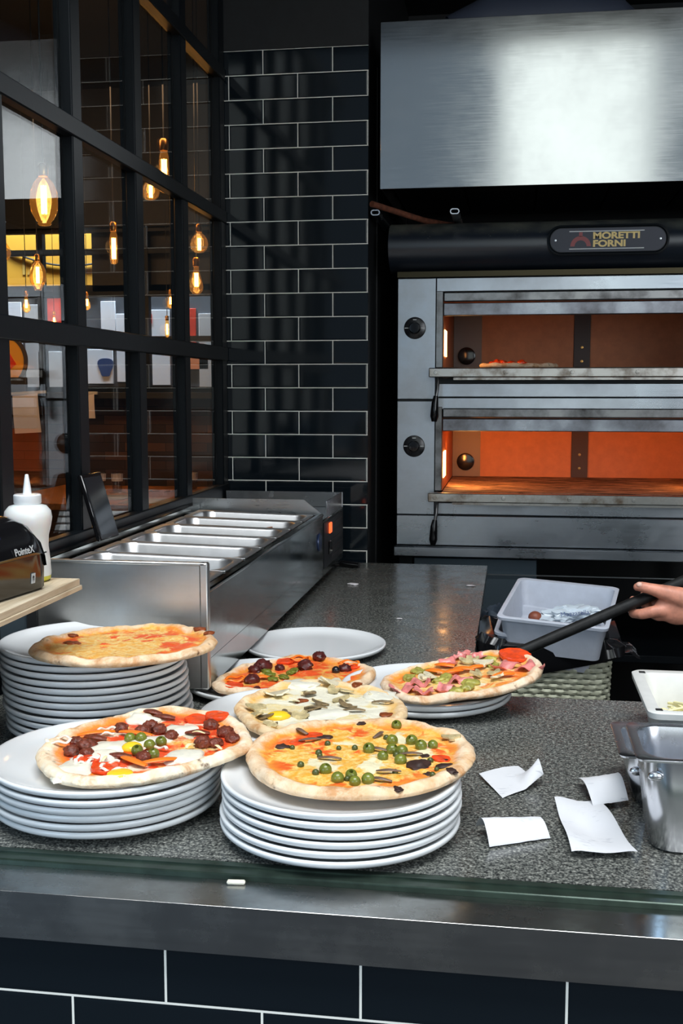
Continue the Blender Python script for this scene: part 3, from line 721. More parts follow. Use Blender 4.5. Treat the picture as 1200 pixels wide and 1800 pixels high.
plate(-0.465, 2.593, 0.90, 'empty white plate lying alone on the granite beside the ingredient unit')
plate(-0.510, 2.250, 0.90, 'white plate under the meat and pepper pizza behind the others')
for k, nm in enumerate(('bottom', 'middle', 'top')):
    plate(-0.385, 1.930, 0.90 + 0.0122 * k, 'white plate, %s of three below the mushroom and egg pizza' % nm, 'plates below the mushroom pizza')
for k, nm in enumerate(('lower', 'upper')):
    plate(-0.166, 2.208, 0.90 + 0.0122 * k, 'white plate, %s of two below the ham pizza on the peel' % nm, 'plates below the ham pizza')
# ------------------------------------------------------------ pizzas (outline radii every 11.25 degrees from -180; toppings in pizza coordinates, metres)
PZ = json.loads('''{"L":{"c":[-0.6839,1.898,1.062],"r":[0.157,0.165,0.172,0.177,0.175,0.171,0.166,0.161,0.157,0.153,0.15,0.148,0.149,0.151,0.154,0.158,0.161,0.16,0.157,0.154,0.151,0.15,0.151,0.153,0.147,0.132,0.123,0.123,0.125,0.13,0.138,0.148],"t":{}},"FL":{"c":[-0.529,1.5533,0.992],"r":[0.153,0.16,0.164,0.168,0.172,0.178,0.184,0.183,0.174,0.162,0.152,0.144,0.138,0.136,0.138,0.143,0.151,0.155,0.154,0.156,0.162,0.168,0.174,0.179,0.181,0.177,0.169,0.16,0.153,0.149,0.148,0.149],"t":{"meatball":[[-0.066,0.056],[-0.024,0.038],[-0.02,0.063],[-0.002,0.049],[0.024,0.028],[-0.083,-0.031],[-0.108,-0.021],[-0.071,-0.071],[-0.097,-0.067],[0.015,-0.077],[0.069,0.089],[0.081,0.001],[0.1,0.004],[0.119,0.03],[0.102,0.054],[-0.087,-0.044]],"sausage":[[-0.087,0.003],[-0.024,-0.069],[0.058,0.053],[-0.016,0.119],[-0.046,0.149]],"mozz":[[-0.051,0.111],[0.023,0.07],[-0.055,-0.034],[-0.002,0.006],[-0.055,-0.069],[-0.069,-0.132],[0.072,-0.059]],"yolk":[[-0.017,-0.033]],"yolk2":[[0.006,-0.147]],"olive":[[-0.032,0.001],[-0.015,0.002],[0.008,-0.027],[0.019,-0.007],[-0.002,-0.053],[0.027,-0.066]],"carrot":[[-0.092,0.019],[0.007,-0.096],[0.044,-0.087],[-0.033,0.028]],"tomato":[[0.037,0.125],[0.072,0.136],[-0.064,-0.089],[-0.024,-0.125]],"onion":[[-0.078,0.032],[-0.065,-0.099],[0.018,-0.043],[-0.011,-0.119],[-0.14,-0.026]],"cheese":[[0.064,0.037],[0.111,-0.023],[0.067,-0.02],[-0.036,-0.095]]}},"FC":{"c":[-0.2165,1.5697,0.986],"r":[0.166,0.165,0.165,0.167,0.17,0.174,0.176,0.175,0.172,0.17,0.17,0.169,0.167,0.165,0.165,0.166,0.169,0.174,0.18,0.183,0.18,0.177,0.177,0.175,0.174,0.172,0.169,0.167,0.166,0.168,0.169,0.168],"t":{"olive":[[0.042,0.139],[0.043,0.064],[0.073,0.063],[0.089,0.04],[0.106,0.049],[0.014,0.012],[0.048,0.017],[0.038,-0.015],[0.063,0.012],[0.065,-0.027],[-0.035,-0.084],[-0.013,-0.114],[0.004,-0.101],[0.012,-0.121],[0.029,-0.113]],"caper":[[0.107,-0.016],[0.118,-0.083],[0.119,-0.058],[-0.008,0.019],[-0.058,-0.007],[-0.074,-0.064],[-0.032,0.018],[-0.101,0.01],[-0.051,0.031],[-0.054,-0.021],[-0.047,-0.095],[0.062,-0.072],[0.033,0.076],[0.056,0.001],[-0.0,-0.11]],"anchovy":[[-0.101,0.083],[0.02,0.087],[-0.038,-0.03],[0.027,0.017],[0.077,0.004],[0.053,-0.075],[0.045,-0.108],[-0.081,0.047]],"char":[[-0.061,0.07],[-0.117,0.015],[0.092,-0.034],[0.133,-0.04],[0.142,-0.071],[0.098,0.008],[0.126,-0.008],[-0.016,0.148],[0.109,-0.067],[0.08,-0.157]],"mushroom":[[0.151,0.096]],"tomato":[[-0.101,0.044],[-0.079,0.075],[0.122,-0.004]]}},"B":{"c":[-0.4372,2.24,0.923],"r":[0.15,0.162,0.176,0.191,0.194,0.18,0.171,0.169,0.167,0.164,0.162,0.16,0.158,0.156,0.154,0.155,0.159,0.165,0.168,0.164,0.156,0.151,0.151,0.154,0.159,0.161,0.154,0.14,0.13,0.129,0.133,0.14],"t":{"meat":[[-0.084,0.038],[-0.095,0.009],[-0.047,0.039],[0.006,0.052],[0.023,0.131],[-0.082,-0.07],[0.092,0.053],[-0.06,-0.124],[-0.005,0.066]],"olive":[[0.075,0.035]],"pepper":[[-0.119,-0.065],[-0.019,0.121],[0.097,0.098]],"tomato":[[0.103,0.083],[-0.115,-0.128],[-0.048,0.101]],"herb":[[-0.059,-0.012],[-0.042,-0.054],[-0.017,0.01],[-0.024,-0.032],[-0.07,0.009],[-0.014,0.033]],"carrot":[[-0.067,-0.043]]}},"M":{"c":[-0.336,1.941,0.946],"r":[0.159,0.161,0.157,0.157,0.164,0.175,0.183,0.185,0.182,0.18,0.177,0.175,0.172,0.17,0.167,0.164,0.158,0.153,0.151,0.149,0.149,0.15,0.151,0.157,0.166,0.174,0.176,0.171,0.164,0.157,0.155,0.156],"t":{"mushroom":[[-0.114,-0.041],[-0.093,0.053],[-0.011,0.146],[-0.034,0.062],[-0.004,0.005],[0.033,0.091],[0.047,0.007],[0.009,0.094],[-0.024,-0.067],[-0.066,-0.127],[-0.078,-0.17],[-0.054,0.022],[0.086,0.08],[-0.011,-0.031],[0.032,0.035],[-0.084,-0.087],[-0.1,-0.089],[-0.05,-0.065]],"long":[[0.064,-0.025],[0.109,0.029],[-0.005,-0.024]],"yolk":[[-0.063,-0.078]],"char":[[0.121,-0.033],[0.055,0.161],[-0.042,0.03]],"mozz":[[-0.062,0.136],[0.106,0.083],[0.019,-0.049]]}},"P":{"c":[-0.0978,2.1663,0.9535],"r":[0.154,0.157,0.154,0.154,0.157,0.163,0.16,0.146,0.132,0.128,0.132,0.136,0.139,0.142,0.149,0.157,0.165,0.171,0.177,0.181,0.181,0.176,0.168,0.156,0.142,0.124,0.111,0.108,0.11,0.115,0.124,0.14],"t":{"tomato":[[0.111,0.107]],"ham":[[0.003,0.125],[0.036,0.11],[-0.025,0.083],[-0.021,-0.083],[-0.002,-0.04],[-0.073,-0.052],[-0.104,-0.088],[-0.06,-0.104],[0.091,0.037],[0.144,0.021],[0.014,-0.042]],"mushroom":[[0.019,0.085],[0.049,0.054],[-0.057,-0.016],[0.07,-0.011],[-0.065,-0.015],[0.08,-0.036],[0.035,-0.014]],"pepper":[[0.011,0.03],[-0.03,0.061],[-0.047,0.019],[-0.012,0.014],[0.033,0.035],[0.089,-0.02]],"artichoke":[[-0.084,0.036],[-0.097,-0.005],[0.065,0.063],[0.027,-0.054],[-0.025,-0.016],[-0.062,0.033],[0.022,-0.079],[0.001,-0.096],[0.058,0.104],[-0.031,-0.031]]}}}''')
NP = 128
def radius(rr, th):
    u = (th + PI) / (2 * PI) * 32; i = int(math.floor(u)); f = u - i
    f = f * f * (3 - 2 * f)
    return rr[i % 32] * (1 - f) + rr[(i + 1) % 32] * f

def pz_h(rho, x, y, s):
    n = noise.noise(Vector((x * 28, y * 28, s))) * 0.0030 + noise.noise(Vector((x * 85, y * 85, s + 5))) * 0.0016
    if rho < 0.80: return 0.0105 + n
    if rho < 0.93:
        f = (rho - 0.80) / 0.13; f = f * f * (3 - 2 * f)
        return 0.0105 + n + f * (0.0075 + 0.005 * noise.noise(Vector((x * 22, y * 22, s + 9))))
    f = (rho - 0.93) / 0.07
    return (0.0180 + n + 0.005 * noise.noise(Vector((x * 22, y * 22, s + 9)))) * math.sqrt(max(0, 1 - f * f * 0.75))

def pizza(key, label, mat, rot=(0, 0, 0), seed=1.0, loc=None, rscale=1.0):
    d = PZ[key]; rr = [r * rscale for r in d['r']]
    root = empty('pizza', loc or d['c'], label=label, cat='pizza', rot=rot)
    bm = B(); lay = bm.verts.layers.float.new('zone')
    rhos = [0.06, 0.13, 0.2, 0.27, 0.34, 0.41, 0.48, 0.55, 0.61, 0.67, 0.72, 0.765, 0.80, 0.83, 0.86, 0.89, 0.92, 0.945, 0.965, 0.983, 0.995, 1.0]
    c = bm.verts.new((0, 0, pz_h(0, 0, 0, seed))); c[lay] = 0
    rings = []
    for q in rhos:
        ring = []
        for k in range(NP):
            th = -PI + 2 * PI * k / NP
            r = radius(rr, th) * (1 + 0.018 * noise.noise(Vector((math.cos(th) * 3.5, math.sin(th) * 3.5, seed))) + 0.008 * noise.noise(Vector((math.cos(th) * 11, math.sin(th) * 11, seed)))) * q
            x, y = r * math.cos(th), r * math.sin(th)
            v = bm.verts.new((x, y, pz_h(q, x, y, seed))); v[lay] = q; ring.append(v)
        rings.append(ring)
    for q in (0.985, 0.93, 0.5):
        ring = []
        for k in range(NP):
            th = -PI + 2 * PI * k / NP; r = radius(rr, th) * q
            v = bm.verts.new((r * math.cos(th), r * math.sin(th), 0.0035 if q > 0.98 else 0.0)); v[lay] = 1.0; ring.append(v)
        rings.append(ring)
    for k in range(NP): bm.faces.new((c, rings[0][k], rings[0][(k + 1) % NP]))
    for a, b in zip(rings, rings[1:]):
        for k in range(NP): bm.faces.new((a[k], a[(k + 1) % NP], b[(k + 1) % NP], b[k]))
    bm.faces.new(rings[-1])
    o = obj('crust', bm, mat, root, angle=75)
    def place(name, bm, m, x, y, dz=0.0, rz=None, rx=0, ry=0):
        th = math.atan2(y, x); q_ = math.hypot(x, y) / radius(rr, th); lim = 0.95 if name == 'charred_bubble' else 0.85
        if q_ > lim: x, y = x * lim / q_, y * lim / q_
        rho = min(0.97, math.hypot(x, y) / radius(rr, th))
        t = obj(name, bm, m, root, angle=60)
        t.location = (x, y, pz_h(rho, x, y, seed) + dz); t.rotation_euler = (rx, ry, random.uniform(0, 6.28) if rz is None else rz)
        return t
    return root, d['t'], place

def olive_bm(r=0.009):
    pr = []
    for k in range(13):
        a = R(70 - 160 * k / 12); pr.append((r * math.cos(a), r * 1.0 * math.sin(a)))
    pr = [(0, 0.1 * r), (0.30 * r, 0.35 * r)] + pr + [(0, -r)]
    bm = B(); lathe(bm, pr, 20); return bm
def meat_bm(r, k): return ball(B(), (0, 0, r * 0.45), r, 3, (1, 0.95, 0.72), 0.35, 60, k * 3.3)
def blob_bm(r, k, h=0.35): return ball(B(), (0, 0, 0), r, 3, (1.15, 0.85, h), 0.45, 32, k * 2.7)
def strip_bm(l, w, bend=0.5, z=0.003):
    pts = [(l * (t - .5), bend * l * ((t - .5) ** 2 - .12), z + 0.003 * math.sin(PI * t)) for t in [i / 10 for i in range(11)]]
    return tube(B(), pts, [w * (0.4 + 0.6 * math.sin(PI * (0.12 + 0.76 * i / 10))) for i in range(11)], 8, flat=0.38)
def ring_bm(r, w, a0=0, a1=300):
    pts = [(r * math.cos(R(a0 + (a1 - a0) * i / 24)), 0.75 * r * math.sin(R(a0 + (a1 - a0) * i / 24)), 0.004 + 0.002 * math.sin(i)) for i in range(25)]
    return tube(B(), pts, w, 7, flat=0.7)
def mush_bm(s=1.0, th=0.003):
    # cross-section of a mushroom: domed cap with stem, cut thin and slightly curled
    out = []
    for k in range(13):
        a = R(180 - 180 * k / 12); out.append((0.017 * s * math.cos(a), 0.013 * s * math.sin(a)))
    out += [(0.015 * s, -0.004 * s), (0.005 * s, -0.0035 * s), (0.0045 * s, -0.014 * s), (-0.0045 * s, -0.014 * s), (-0.005 * s, -0.0035 * s), (-0.015 * s, -0.004 * s)]
    bm = B(); prism(bm, out, 0, th)
    for v in bm.verts: v.co.z += 14 * v.co.x ** 2
    return bm
def ham_bm(s, k):
    def fn(u, v):
        x = (u - .5) * s; y = (v - .5) * s * 0.75
        return (x + 0.1 * s * math.sin(v * 5 + k), y, 0.004 + 0.006 * math.sin(u * 8 + k) + 0.005 * noise.noise(Vector((u * 2.5, v * 2.5, k))))
    return sheet(B(), 12, 8, fn, 0.0016)
def disc_bm(r, th, k):
    pr = [(0, 0), (r * .93, 0), (r, th * .5), (r * .95, th), (r * .80, th * 0.8), (r * .5, th * 1.05), (0, th * .85)]
    bm = B(); lathe(bm, pr, 28)
    for v in bm.verts:
        n = 1 + 0.10 * noise.noise(Vector((v.co.x * 60, v.co.y * 60, k))); v.co.x *= n; v.co.y *= n; v.co.z += 0.002 * noise.noise(Vector((v.co.x * 70, v.co.y * 70, k + 4)))
    return bm

# --- margherita on the tall stack
m = pizza_mat('margherita topping', (0.92, 0.66, 0.26), (0.86, 0.42, 0.07), (0.66, 0.07, 0.008), 0.53, 0.58, 0.8, seed=1.3)
root, tp, place = pizza('L', 'plain cheese and tomato pizza on top of the tall left stack of plates', m, seed=1.0)
for k, (x, y, r) in enumerate(((-0.10, -0.02, 0.016), (0.11, 0.10, 0.012), (-0.12, 0.03, 0.010), (0.14, 0.07, 0.010))):
    place('charred_bubble', blob_bm(r, k, 0.30), plain('browned bubble', (0.22, 0.05, 0.012), 0.45, var=0.5, vs=90) if k == 0 else bpy.data.materials['browned bubble'], x, y, 0.0)

# --- meatball and egg pizza, front left
m = pizza_mat('meatball pizza topping', (0.90, 0.72, 0.40), (0.88, 0.48, 0.10), (0.66, 0.05, 0.008), 0.43, 0.50, 0.35, (0.84, 0.78, 0.58), 0.55, seed=5.1, crust=((0.80, 0.58, 0.34), (0.90, 0.80, 0.62)))
root, tp, place = pizza('FL', 'pizza with dark meatballs, green olives and egg, on the front left plate stack', m, seed=2.0)
for k, (x, y) in enumerate(tp['meatball']): place('meatball', meat_bm(random.uniform(0.0105, 0.0140), k), M['meatball'], x, y)
for k, (x, y) in enumerate(tp['sausage']): place('sausage_slice', strip_bm(0.036, 0.008), M['meatball'], x, y, rz=random.uniform(-.4, .4))
for k, (x, y) in enumerate(tp['mozz']): place('melted_cheese', blob_bm(random.uniform(0.022, 0.034) if k != 0 else 0.026, k, 0.22 if k else 0.42), M['mozz'], x, y, -0.001)
for k, (x, y) in enumerate(tp['yolk'] + tp['yolk2']): place('egg_yolk', ball(B(), (0, 0, 0), 0.0155 if k == 0 else 0.018, 3, (1, 1, 0.55 if k == 0 else 0.2)), M['yolk'], x, y, 0.003)
for k, (x, y) in enumerate(tp['olive']): place('olive', olive_bm(0.0088), M['olive_green'], x, y, 0.006, rx=random.uniform(-.5, .9), ry=random.uniform(-.4, .4))
for k, (x, y) in enumerate(tp['carrot']): place('pepper_strip', strip_bm(0.055, 0.007, 0.3), M['carrot'], x, y, 0.002, rz=[0.5, -0.6, 0.5, -0.2][k])
for k, (x, y) in enumerate(tp['tomato']): place('tomato_piece', disc_bm(0.020, 0.006, k), M['tomato_slice'], x, y, 0.0)
for k, (x, y) in enumerate(tp['onion']): place('onion_ring', ring_bm(random.uniform(0.014, 0.022), 0.0028, random.uniform(0, 90), 290), M['onion'], x, y, 0.002)
for k, (x, y) in enumerate(tp['cheese']): place('cheese_shaving', strip_bm(0.02, 0.003), M['cheese_y'], x, y, 0.004)

# --- olive and anchovy pizza, front middle
m = pizza_mat('olive pizza topping', (0.92, 0.66, 0.22), (0.88, 0.42, 0.05), (0.74, 0.09, 0.01), 0.535, 0.585, 0.60, (0.86, 0.78, 0.52), 0.56, seed=9.7)
root, tp, place = pizza('FC', 'pizza with green olives, capers and anchovies, on the front middle plate stack', m, seed=3.0)
for k, (x, y) in enumerate(tp['olive']): place('olive', olive_bm(random.uniform(0.0078, 0.0095)), M['olive_green'], x, y, 0.0038, rx=random.uniform(-.9, .9), ry=random.uniform(-.6, .6))
for k, (x, y) in enumerate(tp['caper']): place('caper', ball(B(), (0, 0, 0.002), random.uniform(0.0036, 0.0055), 2), plain('caper', (0.07, 0.085, 0.02), 0.35, var=0.4, vs=100) if k == 0 else bpy.data.materials['caper'], x, y)
for k, (x, y) in enumerate(tp['anchovy']): place('anchovy', strip_bm(0.034, 0.0042, 0.5, 0.0015), M['anchovy'], x, y, 0.001, rz=[-0.9, 1.3, 0.0, -0.3, 0.2, 0.1, -0.3, 0.4][k])
for k, (x, y) in enumerate(tp['char']): place('charred_bubble', blob_bm([0.013, 0.011, 0.018, 0.013, 0.010, 0.008, 0.007, 0.009, 0.009, 0.008][k], k, 0.32), M['char'], x, y, -0.001)
for k, (x, y) in enumerate(tp['mushroom']): place('mushroom_slice', mush_bm(0.9), M['mushroom'], x, y, 0.001, rz=0.2)
for k, (x, y) in enumerate(tp['tomato']): place('tomato_piece', disc_bm(0.014, 0.003, k), M['tomato_slice'], x, y, -0.001)

# --- meat and pepper pizza behind
m = pizza_mat('meat and pepper pizza topping', (0.88, 0.52, 0.15), (0.86, 0.44, 0.08), (0.68, 0.07, 0.01), 0.46, 0.54, 0.5, seed=14.2)
root, tp, place = pizza('B', 'pizza with black-red sausage lumps and green pepper, behind the mushroom pizza', m, seed=4.0)
for k, (x, y) in enumerate(tp['meat']): place('sausage_lump', meat_bm([0.019, 0.014, 0.011, 0.018, 0.015, 0.016, 0.014, 0.008, 0.008][k], k + 5), plain('dark cured sausage', (0.085, 0.014, 0.012), 0.4, var=0.5, vs=90, bump=0.5, bs=150) if k == 0 else bpy.data.materials['dark cured sausage'], x, y, -0.001)
for k, (x, y) in enumerate(tp['olive']): place('olive', olive_bm(0.009), M['olive_black'], x, y, 0.004)
for k, (x, y) in enumerate(tp['pepper']): place('pepper_ring', ring_bm(0.022, 0.0032, 20, 330), M['carrot'], x, y, 0.0)
for k, (x, y) in enumerate(tp['tomato']): place('tomato_piece', disc_bm(0.020, 0.005, k), M['tomato_slice'], x, y)
for k, (x, y) in enumerate(tp['herb']): place('green_pepper_piece', blob_bm(0.011, k, 0.4), M['olive_green'], x, y, 0.003)
for k, (x, y) in enumerate(tp['carrot']): place('pepper_strip', strip_bm(0.03, 0.008, 0.3), M['carrot'], x, y, 0.002)

# --- mushroom and egg pizza, middle
m = pizza_mat('mushroom pizza topping', (0.86, 0.74, 0.46), (0.84, 0.68, 0.34), (0.62, 0.38, 0.12), 0.60, 0.68, 0.35, (0.86, 0.82, 0.66), 0.44, seed=20.5, crust=((0.78, 0.54, 0.28), (0.86, 0.68, 0.44)))
root, tp, place = pizza('M', 'white pizza with mushroom slices and a broken egg yolk, in the middle of the pizzas', m, seed=5.0)
for k, (x, y) in enumerate(tp['mushroom']):
    mm = (M['mushroom'], M['mushroom_pale'], M['mushroom_dark'])[(0, 1, 1, 2, 2, 0, 2, 0, 0, 2, 0, 1, 1, 2, 0, 2, 0, 2)[k]]
    s = (1.3, 1.5, 1.6)[k] if k < 3 else random.uniform(0.75, 1.15)
    place('mushroom_slice', mush_bm(s), mm, x, y, 0.0015, rx=random.uniform(-.35, .35), ry=random.uniform(-.3, .3))
for k, (x, y) in enumerate(tp['long']): place('mushroom_strip', strip_bm(0.04, 0.005, 0.2), M['mushroom_dark'], x, y, 0.001, rz=0.1)
for k, (x, y) in enumerate(tp['yolk']): place('egg_yolk', ball(B(), (0, 0, 0), 0.019, 3, (1.15, 0.9, 0.45)), M['yolk'], x, y, 0.002)
for k, (x, y) in enumerate(tp['mozz']): place('melted_cheese', blob_bm(0.036, k, 0.18), M['mozz'], x, y, -0.002)
for k, (x, y) in enumerate(tp['char']): place('charred_bubble', blob_bm(0.012, k, 0.3), bpy.data.materials['browned bubble'], x, y)

# --- ham pizza held on the peel
m = pizza_mat('ham pizza topping', (0.88, 0.70, 0.34), (0.88, 0.52, 0.14), (0.76, 0.14, 0.02), 0.52, 0.60, 0.3, (0.84, 0.80, 0.60), 0.62, seed=27.0, crust=((0.76, 0.52, 0.32), (0.86, 0.70, 0.52)))
nrm = Vector((-0.086, -0.05, 0.995)).normalized()
ex = (Vector((1, 0, 0)) - nrm * nrm.x).normalized(); ey = nrm.cross(ex)
rotP = Matrix((ex, ey, nrm)).transposed().to_euler()
pc = Vector(PZ['P']['c'])
root, tp, place = pizza('P', 'pizza with ham, mushrooms and a tomato slice being lifted on the peel', m, seed=6.0, rot=rotP)
for k, (x, y) in enumerate(tp['tomato']): place('tomato_slice', disc_bm(0.034, 0.008, k), M['tomato_slice'], x, y, 0.001, rx=0.15)
for k, (x, y) in enumerate(tp['ham']): place('ham_piece', ham_bm(random.uniform(0.034, 0.05), k), M['ham'], x, y, 0.0)
for k, (x, y) in enumerate(tp['mushroom']): place('mushroom_slice', mush_bm(1.25 if k < 3 else 0.95, 0.004), M['mushroom_pale'] if k % 3 else M['mushroom'], x, y, 0.005, rx=random.uniform(-.5, .3))
for k, (x, y) in enumerate(tp['pepper']): place('pepper_strip', strip_bm(0.042, 0.009, 0.35), M['carrot'], x, y, 0.003, rz=random.uniform(-.6, .6))
for k, (x, y) in enumerate(tp['artichoke']): place('artichoke_piece', blob_bm(0.015, k, 0.45), M['artichoke'], x, y, 0.002)

# --- pizza baking in the upper deck
root, tp, place = pizza('L', 'pizza baking in the upper deck of the oven', bpy.data.materials['ham pizza topping'], seed=7.0, loc=(0.02, 4.46, 1.6135), rscale=0.95)
for k, (x, y, s) in enumerate(((-0.09, -0.02, 0.030), (-0.065, -0.04, 0.022), (0.01, -0.07, 0.02), (-0.03, 0.0, 0.02))): place('ham_piece', blob_bm(s, k, 0.7), M['tomato_slice'], x, y, 0.004)

# ------------------------------------------------------------ peel, handle and the hand on it
H0 = Vector((0.010, 2.375, 0.962)); H1 = Vector((0.305, 2.50, 1.075)); HD = (H1 - H0).normalized()
pe = empty('pizza_peel', (0, 0, 0), label='round metal pizza peel with long black handle under the ham pizza', cat='peel')
bm = B(); lathe(bm, [(0, -0.0035), (0.128, -0.0035), (0.130, -0.0025), (0.128, -0.0015), (0, -0.0015)], 48, M=Matrix.Translation(pc) @ rotP.to_matrix().to_4x4())
obj('blade', bm, M['peel'], pe)
bm = B(); A = pc + Vector((0.09, 0.10, 0.012)); tube(bm, [A + Vector((0, 0, -0.006)), H0 + Vector((0, 0, -0.004)), H0 + HD * 0.05], [0.010, 0.011, 0.011], 12)
obj('socket', bm, M['black_metal'], pe)
obj('handle', tube(B(), [H0 - HD * 0.02, H0 + HD * 0.1, H1 + HD * 0.10, H1 + HD * 0.17], [0.0115, 0.0125, 0.013, 0.012], 16), plain('scuffed black handle', (0.006, 0.0065, 0.0065), 0.55, spec=0.25, var=0.6, vs=60, bump=0.3, bs=100), pe)

def skinned(name, verts, edges, radii, m, parent=None, root=0, levels=2, post=None):
    me = bpy.data.meshes.new(name); me.from_pydata([tuple(v) for v in verts], edges, []); me.update()
    o = bpy.data.objects.new(name, me); COL.objects.link(o)
    sk = o.modifiers.new('skin', 'SKIN'); sk.use_smooth_shade = True; sk.branch_smoothing = 0.5
    ss = o.modifiers.new('sub', 'SUBSURF'); ss.levels = levels; ss.render_levels = levels
    lay = me.skin_vertices[0].data
    for i, r in enumerate(radii):
        rr = r if isinstance(r, tuple) else (r, r); lay[i].radius = rr; lay[i].use_root = (i == root)
    dg = bpy.context.evaluated_depsgraph_get(); dg.update()
    nm = bpy.data.meshes.new_from_object(o.evaluated_get(dg)); nm.name = name
    bpy.data.objects.remove(o)
    if post:
        for v in nm.vertices: v.co = post(v.co)
    nm.materials.clear(); nm.materials.append(m)
    nm.polygons.foreach_set('use_smooth', [True] * len(nm.polygons))
    q = bpy.data.objects.new(name, nm); COL.objects.link(q)
    if parent: q.parent = parent
    return q

V = []; E_ = []; RR = []
def j(p, r, prev=None):
    V.append(Vector(p)); RR.append(r); i = len(V) - 1
    if prev is not None: E_.append((prev, i))
    return i
# cook stands to the right of the counter gap, behind the front counter
bx, by = 0.92, 2.83
pel = j((bx, by, 0.98), (0.15, 0.11))
wst = j((bx, by, 1.12), (0.135, 0.10), pel); chs = j((bx - 0.01, by - 0.01, 1.32), (0.15, 0.11), wst); clv = j((bx - 0.01, by - 0.01, 1.44), (0.10, 0.08), chs)
nek = j((bx - 0.02, by - 0.02, 1.51), 0.058, clv); nos = nek
fx = Vector((-0.75, -0.66, 0)).normalized(); HC = Vector((bx - 0.045, by - 0.045, 1.655))
for s in (-1, 1):
    q = Vector((-fx.y, fx.x, 0)) * s
    hip = j(Vector((bx, by, 0.90)) + q * 0.095, 0.095, pel); kn = j(Vector((bx, by, 0.50)) + q * 0.11 + fx * 0.02, 0.058, hip); an = j(Vector((bx, by, 0.09)) + q * 0.12, 0.038, kn); j(Vector((bx, by, 0.035)) + q * 0.13 + fx * 0.16, 0.03, an)
# arm at rest on the far side
q = Vector((-fx.y, fx.x, 0))
# right-hand arm reaching to the handle
shA = j((bx - 0.17, by - 0.03, 1.41), 0.060, clv); elA = j((0.66, 2.66, 1.13), 0.045, shA); fa = j((0.52, 2.585, 1.085), 0.038, elA); wrA = j((0.420, 2.505, 1.064), (0.028, 0.026), fa)
shB = j((bx + 0.15, by + 0.08, 1.41), 0.060, clv); elB = j((bx + 0.22, by + 0.02, 1.14), 0.044, shB); faB = j((bx + 0.10, by - 0.12, 1.10), 0.036, elB); wrB = j((bx + 0.0, by - 0.24, 1.12), 0.026, faB)
pmB = j((bx - 0.05, by - 0.29, 1.13), (0.034, 0.020), wrB)
for k in range(4):
    dv = Vector((-0.015 + 0.008 * k, -0.012 - 0.004 * k, 0.03 - 0.02 * k))
    a = j(Vector((bx - 0.07, by - 0.31, 1.13)) + dv, 0.009, pmB); b = j(V[a] + Vector((-0.03, -0.02, 0)), 0.008, a); c = j(V[b] + Vector((-0.012, 0.012, -0.012)), 0.007, b)
# gripping hand: palm, thumb lying along the top, four fingers closing round the handle
pr_ = empty('person', (0, 0, 0), label='cook in black at the right edge, only the hand gripping the peel handle showing', cat='person')
def nudge(c): return c
body0 = skinned('body_core', V, E_, RR, M['skin'], None, pel, 2)
bm = B(); bm.from_mesh(body0.data); bpy.data.objects.remove(body0)
def limb(pts, rs):
    tube(bm, pts, rs, 14)
    for p_, r_ in zip(pts, rs): ball(bm, p_, r_, 2)
def headball(off, r_, sq_, up_):
    n0 = len(bm.verts); ball(bm, (0, 0, 0), r_, 3, sq_); bm.verts.ensure_lookup_table()
    rot_ = Matrix.Rotation(math.atan2(fx.y, fx.x), 4, 'Z')
    for v_ in bm.verts[n0:]: v_.co = rot_ @ v_.co + HC + fx * off + Vector((0, 0, up_))
headball(-0.008, 0.098, (0.98, 0.80, 0.98), 0.020); headball(0.022, 0.070, (0.95, 0.86, 1.05), -0.050); headball(0.050, 0.030, (0.9, 1.1, 0.8), -0.098)
headball(0.096, 0.014, (1.0, 0.85, 1.0), -0.022); headball(0.090, 0.010, (0.9, 0.8, 2.0), -0.004); headball(0.082, 0.030, (0.5, 1.7, 0.35), 0.022)
headball(0.083, 0.014, (0.6, 1.7, 0.7), -0.056)
for s_ in (-1, 1):
    q_ = Vector((-fx.y, fx.x, 0)) * s_; ball(bm, HC + q_ * 0.078 + Vector((0, 0, -0.012)), 0.026, 2, (0.55, 0.55, 1.1))
tube(bm, [HC - fx * 0.015 + Vector((0, 0, -0.03)), (bx - 0.02, by - 0.02, 1.50), (bx - 0.01, by - 0.01, 1.42)], [0.055, 0.058, 0.075], 16)
ball(bm, (0.364, 2.478, 1.057), 0.040, 3, (1.15, 0.58, 1.02)); ball(bm, (0.388, 2.483, 1.050), 0.034, 3, (1.2, 0.68, 1.0)); ball(bm, (0.345, 2.476, 1.052), 0.029, 3, (1.15, 0.58, 1.0))
limb([(0.455, 2.535, 1.075), (0.420, 2.505, 1.064), (0.392, 2.488, 1.060)], [0.031, 0.029, 0.030])
limb([(0.372, 2.470, 1.078), (0.340, 2.468, 1.088), (0.303, 2.470, 1.097), (0.283, 2.474, 1.1005), (0.2765, 2.475, 1.0995)], [0.024, 0.0185, 0.0128, 0.0118, 0.0098])
limb([(0.335, 2.470, 1.050), (0.308, 2.468, 1.046), (0.286, 2.474, 1.039), (0.271, 2.490, 1.037), (0.267, 2.508, 1.048), (0.272, 2.513, 1.064)], [0.0150, 0.0132, 0.0122, 0.0112, 0.0102, 0.0090])
limb([(0.348, 2.474, 1.040), (0.322, 2.480, 1.036), (0.305, 2.500, 1.040), (0.297, 2.521, 1.058), (0.298, 2.522, 1.079)], [0.0145, 0.0130, 0.0115, 0.0105, 0.0092])
limb([(0.362, 2.476, 1.034), (0.338, 2.490, 1.034), (0.325, 2.513, 1.044), (0.319, 2.531, 1.066), (0.321, 2.530, 1.085)], [0.0140, 0.0122, 0.0110, 0.0100, 0.0088])
